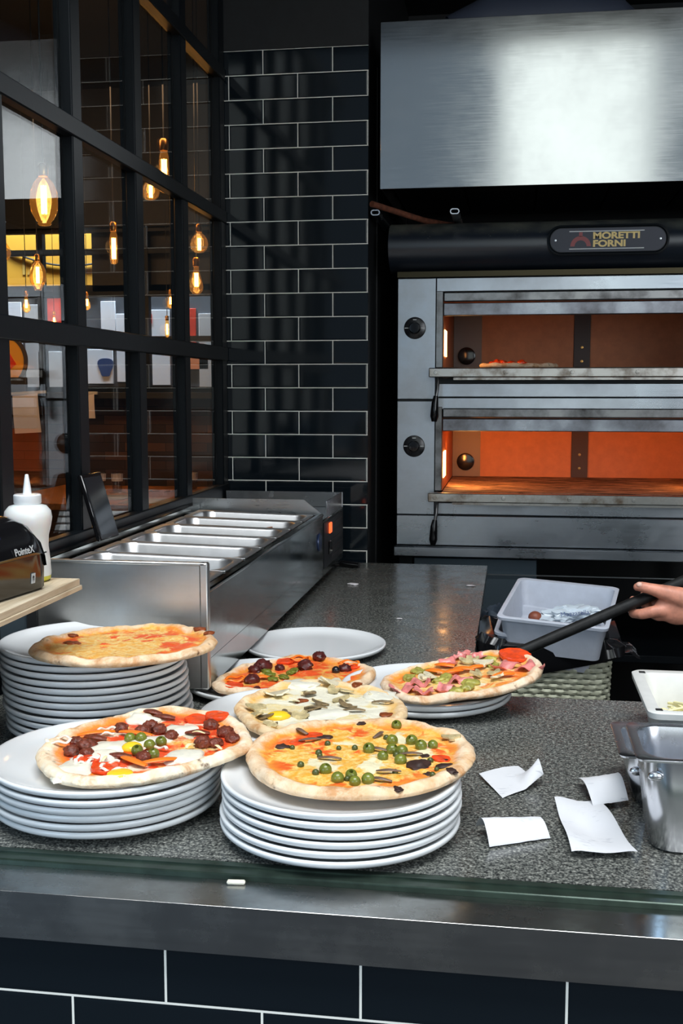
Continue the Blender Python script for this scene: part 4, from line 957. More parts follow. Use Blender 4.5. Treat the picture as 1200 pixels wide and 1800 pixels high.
limb([(0.376, 2.478, 1.030), (0.355, 2.496, 1.032), (0.346, 2.520, 1.048), (0.341, 2.537, 1.070), (0.342, 2.535, 1.086)], [0.0130, 0.0108, 0.0098, 0.0088, 0.0078])
me_ = bpy.data.meshes.new('body'); bm.to_mesh(me_); bm.free()
tmp = bpy.data.objects.new('body', me_); COL.objects.link(tmp)
rm = tmp.modifiers.new('remesh', 'REMESH'); rm.mode = 'VOXEL'; rm.voxel_size = 0.0034; rm.use_smooth_shade = True
sm_ = tmp.modifiers.new('smooth', 'SMOOTH'); sm_.factor = 0.5; sm_.iterations = 4
dg = bpy.context.evaluated_depsgraph_get(); dg.update()
nm = bpy.data.meshes.new_from_object(tmp.evaluated_get(dg)); bpy.data.objects.remove(tmp)
nm.materials.clear(); nm.materials.append(M['skin']); nm.polygons.foreach_set('use_smooth', [True] * len(nm.polygons))
body = bpy.data.objects.new('body', nm); COL.objects.link(body); body.parent = pr_
# thumb nail
bm = B(); ball(bm, (0, 0, 0), 0.0060, 2, (1.15, 1, 0.35)); o = obj('thumb_nail', bm, M['nail'], pr_); o.location = (0.2795, 2.4668, 1.1070); o.rotation_euler = (R(55), 0, R(-10))
# clothes
V2 = V; 
def sub(idx, extra, name, m, root, more=()):
    mp = {i: n for n, i in enumerate(idx)}
    vs = [V2[i] for i in idx]; es = [(mp[a], mp[b]) for a, b in E_ if a in mp and b in mp]
    rs = [tuple(x + extra for x in (RR[i] if isinstance(RR[i], tuple) else (RR[i], RR[i]))) for i in idx]
    for (c_, r_, a_) in more: vs.append(Vector(c_)); rs.append(r_); es.append((mp[a_], len(vs) - 1))
    return skinned(name, vs, es, rs, m, pr_, mp[root], 2)
V2 = [v.copy() for v in V]
cuff = Vector((0.446, 2.527, 1.073)); V2[wrA] = cuff; 
sub([pel, wst, chs, clv, shA, elA, fa, wrA, shB, elB, faB], 0.020, 'black_shirt', M['cloth_black'], pel, [((bx, by, 0.88), (0.150, 0.112), pel), ((bx - 0.015, by - 0.015, 1.505), (0.072, 0.072), clv)])
legs = [pel] + [i for i in range(nos + 1, nos + 9) if V[i].z > 0.06]
sub(legs, 0.018, 'trousers', M['cloth_black'], pel, [((bx, by, 1.10), (0.155, 0.12), pel)])
bm = B(); ball(bm, (0, 0, 0), 0.107, 4, (0.98, 0.83, 0.98), 0.08, 60, 2)
rot_ = Matrix.Rotation(math.atan2(fx.y, fx.x), 4, 'Z')
bmesh.ops.delete(bm, geom=[v for v in bm.verts if v.co.z < -0.055 + 0.9 * max(0, v.co.x + 0.03) or (v.co.x > 0.055 and v.co.z < 0.055)], context='VERTS')
for v in bm.verts: v.co = rot_ @ v.co + HC - fx * 0.012 + Vector((0, 0, 0.022))
obj('hair', bm, M['hair'], pr_, recalc=False)
for s in (-1, 1):
    q = Vector((-fx.y, fx.x, 0)) * s
    ec = HC + q * 0.031 + fx * 0.0745
    e_ = obj('eye', ball(B(), ec, 0.0115, 3), M['porcelain'], pr_)
    obj('iris', ball(B(), ec + fx * 0.0085, 0.0052, 2, (0.8, 0.8, 1)), M['hair'], e_)
    bm = B(); ball(bm, Vector((bx, by, 0.045)) + q * 0.125 + fx * 0.07, 0.055, 3, (1.9, 1.5, 0.8)); obj('shoe', bm, M['black_gloss'], pr_)
bm = B(); tube(bm, [HC + Vector((0, 0, -0.058)) + fx * (0.091 - 0.004 * abs(t)) + Vector((-fx.y, fx.x, 0)) * 0.010 * t for t in (-2, -1, 0, 1, 2)], [0.002, 0.0042, 0.0046, 0.0042, 0.002], 8); obj('mouth', bm, plain('lips', (0.38, 0.13, 0.10), 0.4), pr_)
# ------------------------------------------------------------ receipts
def receipt(pts, label, curl, n=14, seed=0):
    # pts: four corners (x, y) in order; curl(u, v) gives the height
    a, b, c, d = [Vector((p[0], p[1], 0)) for p in pts]
    def fn(u, v):
        p = a * (1 - u) * (1 - v) + b * u * (1 - v) + c * u * v + d * (1 - u) * v
        return (p.x, p.y, 0.9008 + curl(u, v) + 0.0015 * abs(noise.noise(Vector((u * 4, v * 4, seed)))))
    o = obj('paper_receipt', sheet(B(), n, n, fn, 0.0003), [M['paper_print']], None, angle=70)
    tag(o, label, 'receipt', 'paper receipts on the granite')
def paper_print():
    n = NT('printed receipt paper'); v = n.coord('Object', (60, 260, 1))
    f = n.noise(v, 1.0, 2); big = n.noise(n.coord('Object'), 22, 3)
    mask = n.math('MULTIPLY', n.ramp(f, [(0.56, 0.0), (0.62, 1.0)]), n.ramp(big, [(0.54, 0.0), (0.64, 0.45)]))
    n.l(n.mix(mask, (0.70, 0.71, 0.74), (0.26, 0.28, 0.34)), n.b.inputs['Base Color']); n.set(Roughness=0.7); return n.m
M['paper_print'] = paper_print()
receipt([(-0.045, 1.767), (-0.006, 1.679), (0.058, 1.744), (0.018, 1.815)], 'white paper receipt with a folded-up corner, furthest left and back of the four', lambda u, v: 0.055 * max(0, v - 0.55) * max(0, 1 - abs(u - 0.80) * 2.6) * 1.6 + 0.010 * v * (1 - v) + 0.006 * (1 - u), seed=1)
receipt([(-0.022, 1.485), (0.062, 1.530), (0.040, 1.580), (-0.043, 1.540)], 'curled white paper receipt arching up, nearest the front plate stack', lambda u, v: 0.030 * math.sin(PI * (0.02 + 0.88 * v)) * (1 - 0.35 * u) , seed=2)
receipt([(0.088, 1.468), (0.176, 1.480), (0.140, 1.668), (0.072, 1.663)], 'largest flat white paper receipt in front of the steel pans', lambda u, v: 0.004 * (1 + math.sin(v * 7 + u * 3)) + 0.003 * (1 + math.cos(u * 6)), seed=3)
receipt([(0.128, 1.640), (0.183, 1.672), (0.166, 1.765), (0.110, 1.757)], 'creased white paper receipt tucked behind the largest one beside the pans', lambda u, v: 0.010 + 0.024 * math.sin(PI * v) * (0.6 + 0.4 * u), seed=4)

# ------------------------------------------------------------ steel gastronorm pans at the right
def gn(name, x, y, label, hx=0.155, hy=0.086, h=0.150, rz=0.0, group=None):
    t = empty(name, (x, y, 0.9), rz, label=label, cat='pan', group=group)
    bm = B(); loft(bm, [(hx - .030, hy - .026, .03, 0.0), (hx - .026, hy - .022, .034, 0.004), (hx - .014, hy - .012, .036, h - .03), (hx - .012, hy - .010, .036, h - .001), (hx, hy, .014, h - .001), (hx + .001, hy + .001, .014, h + .002), (hx - .001, hy - .001, .014, h + .0035), (hx - .013, hy - .011, .036, h + .002), (hx - .015, hy - .013, .035, h - .004), (hx - .0165, hy - .0145, .035, h - .03), (hx - .028, hy - .024, .032, 0.006), (hx - .033, hy - .029, .028, 0.003)], 8)
    obj('pan_body', bm, M['steel_shiny'], t, angle=50)
    bm = B(); ball(bm, (-hx + .026, -hy + .0125, h - 0.024), 0.009, 2, (1.2, 0.5, 0.8)); obj('stacking_dimple', bm, M['steel_shiny'], t)
    return t
gn('gastronorm_pan', 0.332, 1.566, 'deep shiny steel gastronorm pan at the right edge, the taller and nearer one', 0.160, 0.084, 0.136)
gn('gastronorm_pan', 0.332, 1.742, 'shallow steel gastronorm pan at the right edge, behind the taller one', 0.165, 0.088, 0.083)

# white tub with grated cheese
tb = empty('plastic_tub', (0.397, 1.995, 0.9), 0, label='off-white plastic tub of grated cheese at the right edge of the granite', cat='tub')
bm = B(); loft(bm, [(.135, .115, .02, 0), (.148, .128, .022, .082), (.165, .146, .02, .086), (.166, .147, .02, .096), (.163, .144, .02, .098), (.146, .127, .022, .097), (.143, .124, .022, .090), (.131, .111, .02, .006)], 6)
obj('tub_body', bm, M['tub_plastic'], tb, angle=50)
bm = B()
for (sx, sy) in ((-1, -1), (-1, 1)): box(bm, sx * .147 - .006, sx * .147 + .006, sy * .126 - .006, sy * .126 + .006, .0955, .0985, .001)
obj('corner_slot', bm, M['black_matt'], tb)
bm = B(); random.seed(11)
for k in range(260):
    a = random.uniform(-.115, .115); b = random.uniform(-.10, .10); zz = 0.014 + 0.055 * math.exp(-((a + .07) ** 2 + (b + .03) ** 2) * 110) * (0.6 + 0.4 * random.random()) + 0.012 * random.random(); th = random.uniform(0, 3.14); l = random.uniform(.012, .03)
    dx, dy = l * math.cos(th), l * math.sin(th)
    tube(bm, [(a - dx, b - dy, zz), (a, b, zz + random.uniform(0, .006)), (a + dx, b + dy, zz + random.uniform(-.003, .005))], 0.0028, 5)
box(bm, -.12, .12, -.10, .10, .006, .016, .004); ball(bm, (-.065, -.03, .012), .075, 3, (1.05, .8, .62), .3, 60, 3)
o = obj('grated_cheese', bm, M['cheese_y']); o.location = (0.397, 1.995, 0.9015); tag(o, 'heap of pale grated cheese in the off-white plastic tub', 'cheese', kind='stuff')

# ------------------------------------------------------------ wicker bin with black bag and trays on top
wb = empty('wicker_basket', (0.105, 2.90, 0.0), 0, label='tall pale green wicker basket behind the counter, lined with a black bag', cat='basket')
bm = B(); HX, HY, HH = .150, .135, .885
rows = 61
for i in range(rows):
    z0 = 0.02 + i * (HH - 0.03) / rows; sc_ = 0.80 + 0.20 * z0 / HH
    base = rrect(HX * sc_, HY * sc_, 0.05, 7); pts = []
    # resample the outline evenly
    per = [0]; 
    for a, b in zip(base, base[1:] + base[:1]): per.append(per[-1] + math.dist(a, b))
    NN = 128
    for q in range(NN):
        s = per[-1] * q / NN; kk = max(0, [n_ for n_, p_ in enumerate(per) if p_ <= s][-1]); kk = min(kk, len(base) - 1)
        f = (s - per[kk]) / max(1e-9, per[kk + 1] - per[kk]); a = base[kk]; b = base[(kk + 1) % len(base)]
        x = a[0] + (b[0] - a[0]) * f; y = a[1] + (b[1] - a[1]) * f; L_ = math.hypot(x, y)
        w = 0.0042 * math.sin(PI * q / 2 + (PI if i % 2 else 0) + PI / 4)
        pts.append((x * (1 + w / L_), y * (1 + w / L_), z0))
    rr = []
    for p in pts:
        d = Vector((p[0], p[1], 0)).normalized(); c = Vector(p)
        rr.append([bm.verts.new(c + d * (0.003 * math.cos(t)) + Vector((0, 0, 0.0062 * math.sin(t)))) for t in (0, PI / 2, PI, 3 * PI / 2)])
    for a, b in zip(rr, rr[1:] + rr[:1]):
        for t in range(4): bm.faces.new((a[t], a[(t + 1) % 4], b[(t + 1) % 4], b[t]))
obj('woven_wall', bm, M['wicker'], wb)
bm = B(); loft(bm, [(HX * .79, HY * .79, .04, 0.004), (HX * .97, HY * .97, .045, HH - 0.02)], 6); obj('inner_wall', bm, plain('dark wicker core', (0.05, 0.06, 0.04), 0.8), wb)
bm = B(); loft(bm, [(HX * .98, HY * .98, .05, HH - 0.025), (HX * 1.06, HY * 1.06, .055, HH - 0.022), (HX * 1.07, HY * 1.07, .055, HH - 0.002), (HX * .98, HY * .98, .05, HH)], 8, cap=(False, False)); obj('rim', bm, M['wicker'], wb)
# bag
random.seed(5)
def bagfn(s):
    def f(p):
        n1 = noise.noise(Vector((p.x * 26, p.y * 26, p.z * 18 + s))); n2 = noise.noise(Vector((p.x * 70, p.y * 70, p.z * 60 + s)))
        d = Vector((p.x, p.y, 0)).normalized() * (0.020 * n1 + 0.008 * n2)
        lift = max(0.0, (0.86 - p.z)) * 9.0 * max(0.0, p.x + 0.06) * 0.62 if p.z < 0.93 else 0
        return p + d + Vector((0, 0, 0.014 * n1 + 0.006 * n2 + lift))
    return f
bm = B(); fn_ = bagfn(3)
prof = [(.160, .145, .05, .800), (.170, .155, .055, .825), (.178, .162, .06, .870), (.180, .165, .06, .898), (.168, .153, .06, .912), (.145, .130, .05, .908), (.13, .115, .05, .875)]
loft(bm, prof, 26, cap=(False, True), fn=fn_)
bag = obj('bin_bag', bm, M['bag'], wb, angle=25)
bm = B(); 
def flap(u, v):
    x = .10 + .12 * u; return (x, -.10 + .12 * v, .895 - .035 * u * u + .018 * noise.noise(Vector((u * 4, v * 4, 1))))
sheet(bm, 14, 14, flap, 0.0006); obj('bag_flap', bm, M['bag'], wb, angle=20)

def tray(x, y, z, rot, hx, hy, h, label, m):
    t = empty('plastic_tray', (x, y, z), rot=rot, label=label, cat='tray', group=None)
    bm = B(); loft(bm, [(hx * .86, hy * .84, .02, 0), (hx * .95, hy * .94, .02, h - .006), (hx, hy, .018, h - .004), (hx + .001, hy + .001, .018, h + .003), (hx - .003, hy - .003, .018, h + .005), (hx * .93, hy * .91, .02, h + .003), (hx * .92, hy * .90, .02, h - .004), (hx * .84, hy * .82, .018, .004)], 6)
    obj('tray_body', bm, m, t, angle=50); return t
tray(0.095, 2.895, 0.848, (R(4), R(6), R(-4)), 0.130, 0.150, 0.074, 'lower pale grey plastic tray in the wicker basket, tilted under the other one', M['grey_plastic'])
t2 = tray(0.126, 2.885, 0.892, (R(7), R(3), R(-9)), 0.135, 0.175, 0.092, 'upper pale grey plastic tray holding a film bag, on the wicker basket', M['grey_plastic'])
# crumpled film bag with the word on it, brown ball beside it
mb = empty('mozzarella_bag', (0.155, 2.90, 0.948), 0, label='crumpled translucent mozzarella bag lying in the upper plastic tray', cat='bag')
bm = B(); ball(bm, (0, 0, 0), 0.075, 4, (1.0, 0.55, 0.28), 0.5, 60, 4)
for v in bm.verts: v.co += Vector((0, 0, 0.006 * noise.noise(v.co * 45)))
obj('film', bm, M['bag_clear'], mb, angle=25); mb.rotation_euler = (0, R(-6), R(4))
text('lettering', 'Mozzarella', 0.017, (-0.028, -0.047, 0.006), (R(62), 0, R(4)), M['blue_paint'], mb, 0.0002, 0.0)
o = obj('brown_ball', ball(B(), (0, 0, 0), 0.018, 3, (1, 1, .9)), plain('brown fruit skin', (0.22, 0.06, 0.03), 0.5, var=0.3)); o.location = (0.066, 2.89, 0.940); tag(o, 'small brown round item in the upper tray, left of the film bag', 'food item')
# dark bundle between counter and basket
bm = B(); ball(bm, (0, 0, 0), 0.062, 4, (0.9, 0.8, 1.1), 0.55, 70, 9)
for v in bm.verts: v.co += v.co.normalized() * 0.008 * noise.noise(v.co * 55)
o = obj('cloth_bundle', bm, plain('dark blue cloth', (0.03, 0.045, 0.065), 0.6, var=0.5, vs=30)); o.location = (-0.035, 3.42, 0.79); tag(o, 'dark blue crumpled bundle on a post between granite and basket', 'bundle')
o = obj('steel_post_table', box(B(), -0.075, 0.0, 3.36, 3.48, 0.0, 0.735, 0.004), M['black_matt']); o.name = 'small_stand'; tag(o, 'narrow black stand under the dark bundle beside the counter', 'stand')

# ------------------------------------------------------------ shelf with printer and bottle
sh = empty('wooden_shelf', (0, 0, 0), label='pale worn wooden shelf at the left edge carrying printer and bottle', cat='shelf')
bm = B(); box(bm, -1.04, -0.748, 1.42, 1.835, 1.188, 1.20, 0.001); box(bm, -1.04, -0.745, 1.42, 1.838, 1.180, 1.188, 0.001)
obj('board', bm, M['shelf_wood'], sh)
for yy in (1.5, 1.78): obj('bracket', tube(B(), [(-1.04, yy, 1.05), (-1.03, yy, 1.06), (-0.80, yy, 1.179)], 0.006, 8), M['black_metal'], sh)
bt = empty('squeeze_bottle', (-0.825, 1.800, 1.20), 0, label='translucent white squeeze bottle with pointed nozzle and yellow oil at its base', cat='bottle')
bt.scale = (0.96, 0.96, 0.94)
pb = NT('bottle plastic'); pb.set(Roughness=0.3); pb.b.inputs['Base Color'].default_value = (0.74, 0.75, 0.73, 1); pb.b.inputs['Subsurface Weight'].default_value = 0.2
zc = pb.n('ShaderNodeTexCoord'); sp_ = pb.n('ShaderNodeSeparateXYZ'); pb.l(zc.outputs['Object'], sp_.inputs[0]); pb.l(pb.mix(pb.math('LESS_THAN', sp_.outputs[2], 0.011), (0.74, 0.75, 0.73), (0.55, 0.50, 0.04)), pb.b.inputs['Base Color'])
obj('bottle_body', lathe(B(), [(0, 0), (0.032, 0), (0.037, 0.004), (0.0385, 0.015), (0.037, 0.04), (0.0345, 0.065), (0.0355, 0.085), (0.040, 0.103), (0.0425, 0.118), (0.0405, 0.130), (0.033, 0.139), (0.024, 0.142), (0.022, 0.145), (0, 0.145)], 48), pb.m, bt)
cp_ = obj('cap', lathe(B(), [(0, 0.143), (0.023, 0.143), (0.0245, 0.145), (0.0245, 0.159), (0.0225, 0.161), (0.008, 0.1615), (0, 0.1615)], 40), M['porcelain'], bt)
obj('nozzle', lathe(B(), [(0.0078, 0.161), (0.0068, 0.172), (0.0042, 0.190), (0.003, 0.197), (0, 0.198)], 24), M['porcelain'], cp_)
# receipt printer
ang = math.atan2(1.713 - 1.591, -0.763 + 0.780)
pr = empty('receipt_printer', (-0.765, 1.725, 1.20), 0, label='glossy black receipt printer on the wooden shelf, cut by the left edge', cat='printer')
pr.rotation_euler = (0, 0, ang)      # local -y faces the kitchen, local +x points away from the camera
prof = [(0, 0.006), (0, 0.06), (-0.004, 0.066), (0.004, 0.092), (0.022, 0.113), (0.05, 0.124), (0.12, 0.128), (0.135, 0.12), (0.14, 0.10), (0.14, 0.0), (0.006, 0.0)]
bm = B(); n_ = 14
rings = []
for i in range(n_ + 1):
    u = i / n_; xx = -0.150 * (1 - u) + 0.012 * u
    e = min(1, (1 - u) / 0.30); k = math.sqrt(max(0, 1 - (1 - e) ** 2)); zc_ = 0.60 + 0.40 * k
    if u < 0.0: zc_ = 1
    rings.append([bm.verts.new((xx - (0.008 * (1 - zz / 0.128) if i == n_ else 0), yy + 0.004 * (1 - k), zz * zc_ if zz > 0.06 else zz)) for yy, zz in prof])
for a, b in zip(rings, rings[1:]):
    for k in range(len(prof)): bm.faces.new((a[k], a[(k + 1) % len(prof)], b[(k + 1) % len(prof)], b[k]))
bm.faces.new(rings[0]); bm.faces.new(rings[-1][::-1])
obj('casing', bm, M['black_gloss'], pr, angle=50)
obj('seam', box(B(), -0.15, 0.008, -0.0008, 0.001, 0.0605, 0.0625), M['black_matt'], pr, smooth=False)
text('lettering', 'PointeX', 0.0165, (-0.090, -0.0052, 0.068), (R(78), 0, 0), M['print_grey'], pr, 0.0003, 0.0002, 1.0)
bm = B(); prism(bm, [(-0.040, 0.016), (-0.030, 0.016), (-0.028, 0.032), (-0.038, 0.032)], -0.0012, 0.0, Matrix(((1, 0, 0, 0), (0, 0, 1, 0), (0, 1, 0, 0), (0, 0, 0, 1))))
obj('size_mark', bm, M['print_grey'], pr, smooth=False)
text('lettering', '8', 0.0125, (-0.0375, -0.0014, 0.0195), (R(90), 0, 0), M['black_matt'], pr, 0.0002, 0.0003, 0.9)
bm = B(); lathe(bm, [(0, 0), (0.0045, 0), (0.004, 0.0015), (0, 0.002)], 16, M=Matrix.Translation((-0.118, 0.008, 0.101)) @ Matrix.Rotation(R(52), 4, 'X')); obj('indicator', bm, plain('blue indicator light', (0.05, 0.1, 0.9), 0.3, emit=(0.1, 0.2, 1.0), es=2.5), pr)
# tablet / payment terminal leaning on the glazing
tbt = empty('leaning_tablet', (-1.0, 2.60, 1.162), label='black tablet leaning against the window mullion above the ingredient pans', cat='tablet')
Mt = Matrix.Translation((-1.018, 2.615, 1.175)) @ Matrix.Rotation(R(-14), 4, 'Y') @ Matrix.Rotation(R(62), 4, 'Z')
Mt = Matrix.Translation((0.0, 0, 0))
bm = B(); box(bm, -0.007, 0.007, -0.050, 0.050, 0, 0.168, 0.003); cs = obj('case', bm, M['black_gloss'], tbt)
obj('screen', box(B(), 0.007, 0.0078, -0.044, 0.044, 0.012, 0.158), plain('dark tablet screen', (0.02, 0.025, 0.03), 0.08), cs, smooth=False)
tbt.location = (-0.985, 2.605, 1.163); tbt.rotation_euler = (0, R(-17), R(-6))
# ------------------------------------------------------------ dining room seen through the glass
def bulb(x, y, z, kind, label, scale=1.0, light=1.6):
    t = empty('hanging_bulb', (x, y, z), label=label, cat='light bulb', group='amber filament bulbs hanging in the dining room')
    if kind == 'oval': pr = [(0, -0.115), (0.018, -0.114), (0.024, -0.108), (0.020, -0.104), (0.030, -0.094), (0.044, -0.068), (0.0485, -0.035), (0.045, 0.0), (0.034, 0.028), (0.018, 0.046), (0.014, 0.056), (0.014, 0.062)]
    elif kind == 'tube': pr = [(0, -0.10), (0.010, -0.098), (0.017, -0.090), (0.018, -0.06), (0.018, 0.0), (0.017, 0.03), (0.013, 0.045), (0.013, 0.055)]
    elif kind == 'ball': pr = [(0, -0.060), (0.022, -0.056), (0.040, -0.040), (0.048, -0.015), (0.044, 0.010), (0.030, 0.032), (0.016, 0.044), (0.013, 0.055)]
    else: pr = [(0, -0.085), (0.016, -0.080), (0.030, -0.064), (0.033, -0.045), (0.026, -0.015), (0.018, 0.015), (0.013, 0.035), (0.012, 0.055)]
    obj('bulb_glass', lathe(B(), pr, 32), M['bulb_glass'], t, angle=80)
    f = B()
    L0 = -0.075 if kind in ('oval', 'tube') else -0.045
    for k in range(5):
        a = k * 1.256; r = 0.008
        tube(f, [(r * math.cos(a), r * math.sin(a), L0), (r * math.cos(a), r * math.sin(a), 0.020)], 0.0028, 6)
    obj('filament', f, M['filament'], t)
    obj('socket', lathe(B(), [(0, 0.050), (0.015, 0.050), (0.017, 0.056), (0.017, 0.085), (0.012, 0.092), (0, 0.092)], 20), M['brass'], t)
    zt = 3.3 - z
    obj('cord', tube(B(), [(0, 0, 0.09), (0, 0, zt / scale)], 0.003, 6), M['black_matt'], t)
    t.scale = (scale,) * 3
    if light: point('bulb_light', (x, y, z - 0.02), light, (1.0, 0.55, 0.2), 0.03)
bulb(-1.602, 3.70, 2.205, 'oval', 'large oval amber bulb, the nearest and biggest, seen in the left window pane', 1.0, 2.5)
bulb(-1.832, 5.0, 2.205, 'tube', 'thin tubular amber bulb hanging alone in the second window column', 1.0)
bulb(-1.585, 5.0, 2.545, 'tube', 'tubular amber bulb half behind the upper glazing bar', 1.25)
bulb(-1.650, 5.0, 2.440, 'ball', 'round amber bulb just below the upper glazing bar', 0.85)
bulb(-1.425, 5.0, 2.200, 'ball', 'round amber bulb, upper of two in the rightmost window column', 0.85)
bulb(-1.441, 5.0, 2.042, 'pear', 'pear-shaped amber bulb, lower of two in the rightmost window column', 0.95)
bulb(-2.206, 5.0, 2.085, 'oval', 'oval amber bulb in front of the yellow board', 0.80)
bulb(-2.385, 5.0, 2.180, 'ball', 'round amber bulb cut by the left edge of the photo', 0.95)
bulb(-1.900, 6.0, 1.880, 'tube', 'small tubular amber bulb standing in for a reflected glow before the white posters', 0.62, 1)  # this and the next two bulbs stand in for glows mirrored in glass
bulb(-2.12, 6.0, 1.905, 'tube', 'small amber bulb standing in for a reflected glow in the second window column, left of the posters', 0.6, 1)
bulb(-1.895, 6.05, 2.03, 'pear', 'small amber bulb standing in for a reflected glow above the white posters', 0.6, 1)
bulb(-2.72, 6.0, 2.02, 'pear', 'small distant amber bulb under the yellow board', 0.7, 1)
bulb(-2.40, 6.1, 2.03, 'pear', 'small distant amber bulb right of the yellow board', 0.6, 1)
bulb(-2.60, 6.1, 1.93, 'pear', 'small distant amber bulb beside the red poster', 0.5, 1)

def board(name, m, x0, x1, z0, z1, y, label, cat='poster', group=None, bev=0.002):
    s_ = 7.21 / (y + 0.0)
    x0, x1 = x0 * s_, x1 * s_; z0, z1 = 1.53 + (z0 - 1.53) * s_, 1.53 + (z1 - 1.53) * s_; y = 7.205
    o = obj(name, box(B(), x0, x1, y, y + 0.014, z0, z1, bev), M[m] if isinstance(m, str) else m); tag(o, label, cat, group); return o
yb = empty('sign_board', (0, 0, 0), label='yellow board with faint mirrored letters beyond the far window', cat='sign')
obj('board_panel', box(B(), -3.95, -2.755, 7.19, 7.218, 2.225, 2.62), M['yellow_board'], yb, smooth=False)
o = text('lettering', 'AI', 0.17, (-3.12, 7.188, 2.30), (R(90), 0, 0), plain('faint yellow letters', (0.75, 0.48, 0.12), 0.6), yb, 0.001, 0.0, 1.1); o.scale.x = -1.1
# a slack cable across it
o = obj('slack_cable', tube(B(), [(-3.6 + 1.1 * t, 7.18, 2.52 - 0.42 * (0.25 - (t - .62) ** 2) * 1.6) for t in [i / 16 for i in range(17)]], 0.006, 8), M['black_matt']); tag(o, 'thin dark cable sagging before the yellow board', 'cable')
P6 = 'grey_board'
board('window_poster', 'white_board', -3.48, -3.30, 1.53, 2.12, 7.2, 'white poster at the far left beyond the far window')
board('window_poster', 'grey_board', -3.27, -3.12, 1.53, 2.10, 7.18, 'grey-white poster left of the red one beyond the far window')
board('window_poster', 'red_board', -3.05, -2.885, 1.86, 2.13, 7.0, 'red poster beyond the far window, below the yellow board')
board('window_poster', 'grey_board', -3.10, -2.90, 1.53, 1.78, 7.0, 'light grey poster below the red one')
board('window_poster', 'orange_board', -2.875, -2.79, 1.56, 1.80, 6.95, 'orange strip poster behind the first thick mullion')
wp = board('window_poster', 'white_board', -2.70, -2.60, 1.85, 2.11, 7.1, 'narrow white poster right of the yellow board')
wp = board('window_poster', 'white_board', -2.86, -2.66, 1.57, 1.80, 7.2, 'white poster with a dark blue print, second window column')
bm = B(); prism(bm, [(0.05 * math.cos(a) * (1 + .25 * math.sin(3 * a)) - 2.715, 0.075 * math.sin(a) * (1 + .2 * math.cos(2 * a)) + 1.68) for a in [i * PI / 12 for i in range(24)]], 7.200, 7.2045, Matrix(((1, 0, 0, 0), (0, 0, 1, 0), (0, 1, 0, 0), (0, 0, 0, 1))))
obj('print', bm, M['blue_paint'], wp, smooth=False)
wp = board('window_poster', 'white_board', -2.56, -2.44, 1.58, 2.02, 7.0, 'white poster with thin red lines, second window column')
bm = B()
for k in range(4): tube(bm, [(-2.535 - 0.01 * k, 7.202, 1.86 + .03 * k), (-2.515, 7.202, 1.93 + .025 * k)], 0.003, 6)
obj('print', bm, M['red_board'], wp)
wp = board('window_poster', 'white_board', -2.40, -2.23, 1.56, 2.05, 7.1, 'wide white poster with grey lettering, third window column')
text('lettering', 'SERVICE', 0.035, (-2.285, 7.203, 1.86), (R(90), 0, 0), plain('faint grey print', (0.45, 0.47, 0.52), 0.6), wp, 0.0005, 0, 1).scale.x = -1
obj('print', box(B(), -2.425, -2.385, 7.201, 7.204, 1.97, 2.03), M['red_board'], wp, smooth=False)
board('window_poster', 'orange_board', -2.15, -1.93, 1.66, 1.78, 6.95, 'salmon-orange poster strip across the third and fourth columns')
board('window_poster', 'blue_paint', -2.16, -2.08, 1.53, 1.66, 6.93, 'dark blue poster scrap at the window foot')
board('window_poster', 'red_board', -2.075, -2.03, 1.80, 2.05, 7.02, 'narrow red curved poster beside the last mullion')
board('window_poster', 'grey_board', -2.02, -1.88, 1.53, 2.02, 7.05, 'grey poster in the rightmost window column')
# round sign and menu sheets standing on the ledge
rs = empty('round_sign', (-3.09, 6.44, 1.705), label='round yellow sign with a dark rim standing on the ledge, far left', cat='sign')
obj('disc', lathe(B(), [(0, 0), (0.155, 0), (0.155, 0.012), (0, 0.012)], 48, M=Matrix.Rotation(R(90), 4, 'X')), M['yellow_board'], rs)
obj('rim', lathe(B(), [(0.150, -0.002), (0.170, -0.002), (0.170, 0.016), (0.150, 0.016), (0.150, -0.002)], 48, M=Matrix.Rotation(R(90), 4, 'X')), M['dark_print'], rs)
bm = B(); prism(bm, [(-0.09, -0.06), (0.02, -0.085), (0.10, -0.02), (0.05, 0.06), (-0.03, 0.10), (-0.10, 0.04)], -0.016, -0.0125, Matrix(((1, 0, 0, 0), (0, 0, 1, 0), (0, 1, 0, 0), (0, 0, 0, 1))))
obj('red_patch', bm, M['red_board'], rs, smooth=False)
obj('foot', box(B(), -0.14, 0.16, -0.02, 0.01, -0.19, -0.10, 0.004), M['dark_print'], rs)
for (x0, z0, w, h, rz, lb) in ((-2.985, 1.27, 0.165, 0.235, -3, 'large white menu sheet hanging from the ledge at the left'), (-2.525, 1.36, 0.06, 0.145, 0, 'small narrow white slip hanging from the ledge')):
    t = empty('hanging_sheet', (x0 + w / 2, 6.352, z0 + h), label=lb, cat='paper', rot=(0, R(rz), 0))
    obj('sheet', sheet(B(), 8, 8, lambda u, v: ((u - .5) * w, -0.004 - 0.01 * math.sin(v * 2.4 + u) , -h * v), 0.0008), M['paper'], t)
    obj('clip_rail', box(B(), -w * 0.8, w * 0.8, -0.012, 0.004, -0.004, 0.014, 0.002), M['grey_board'], t)
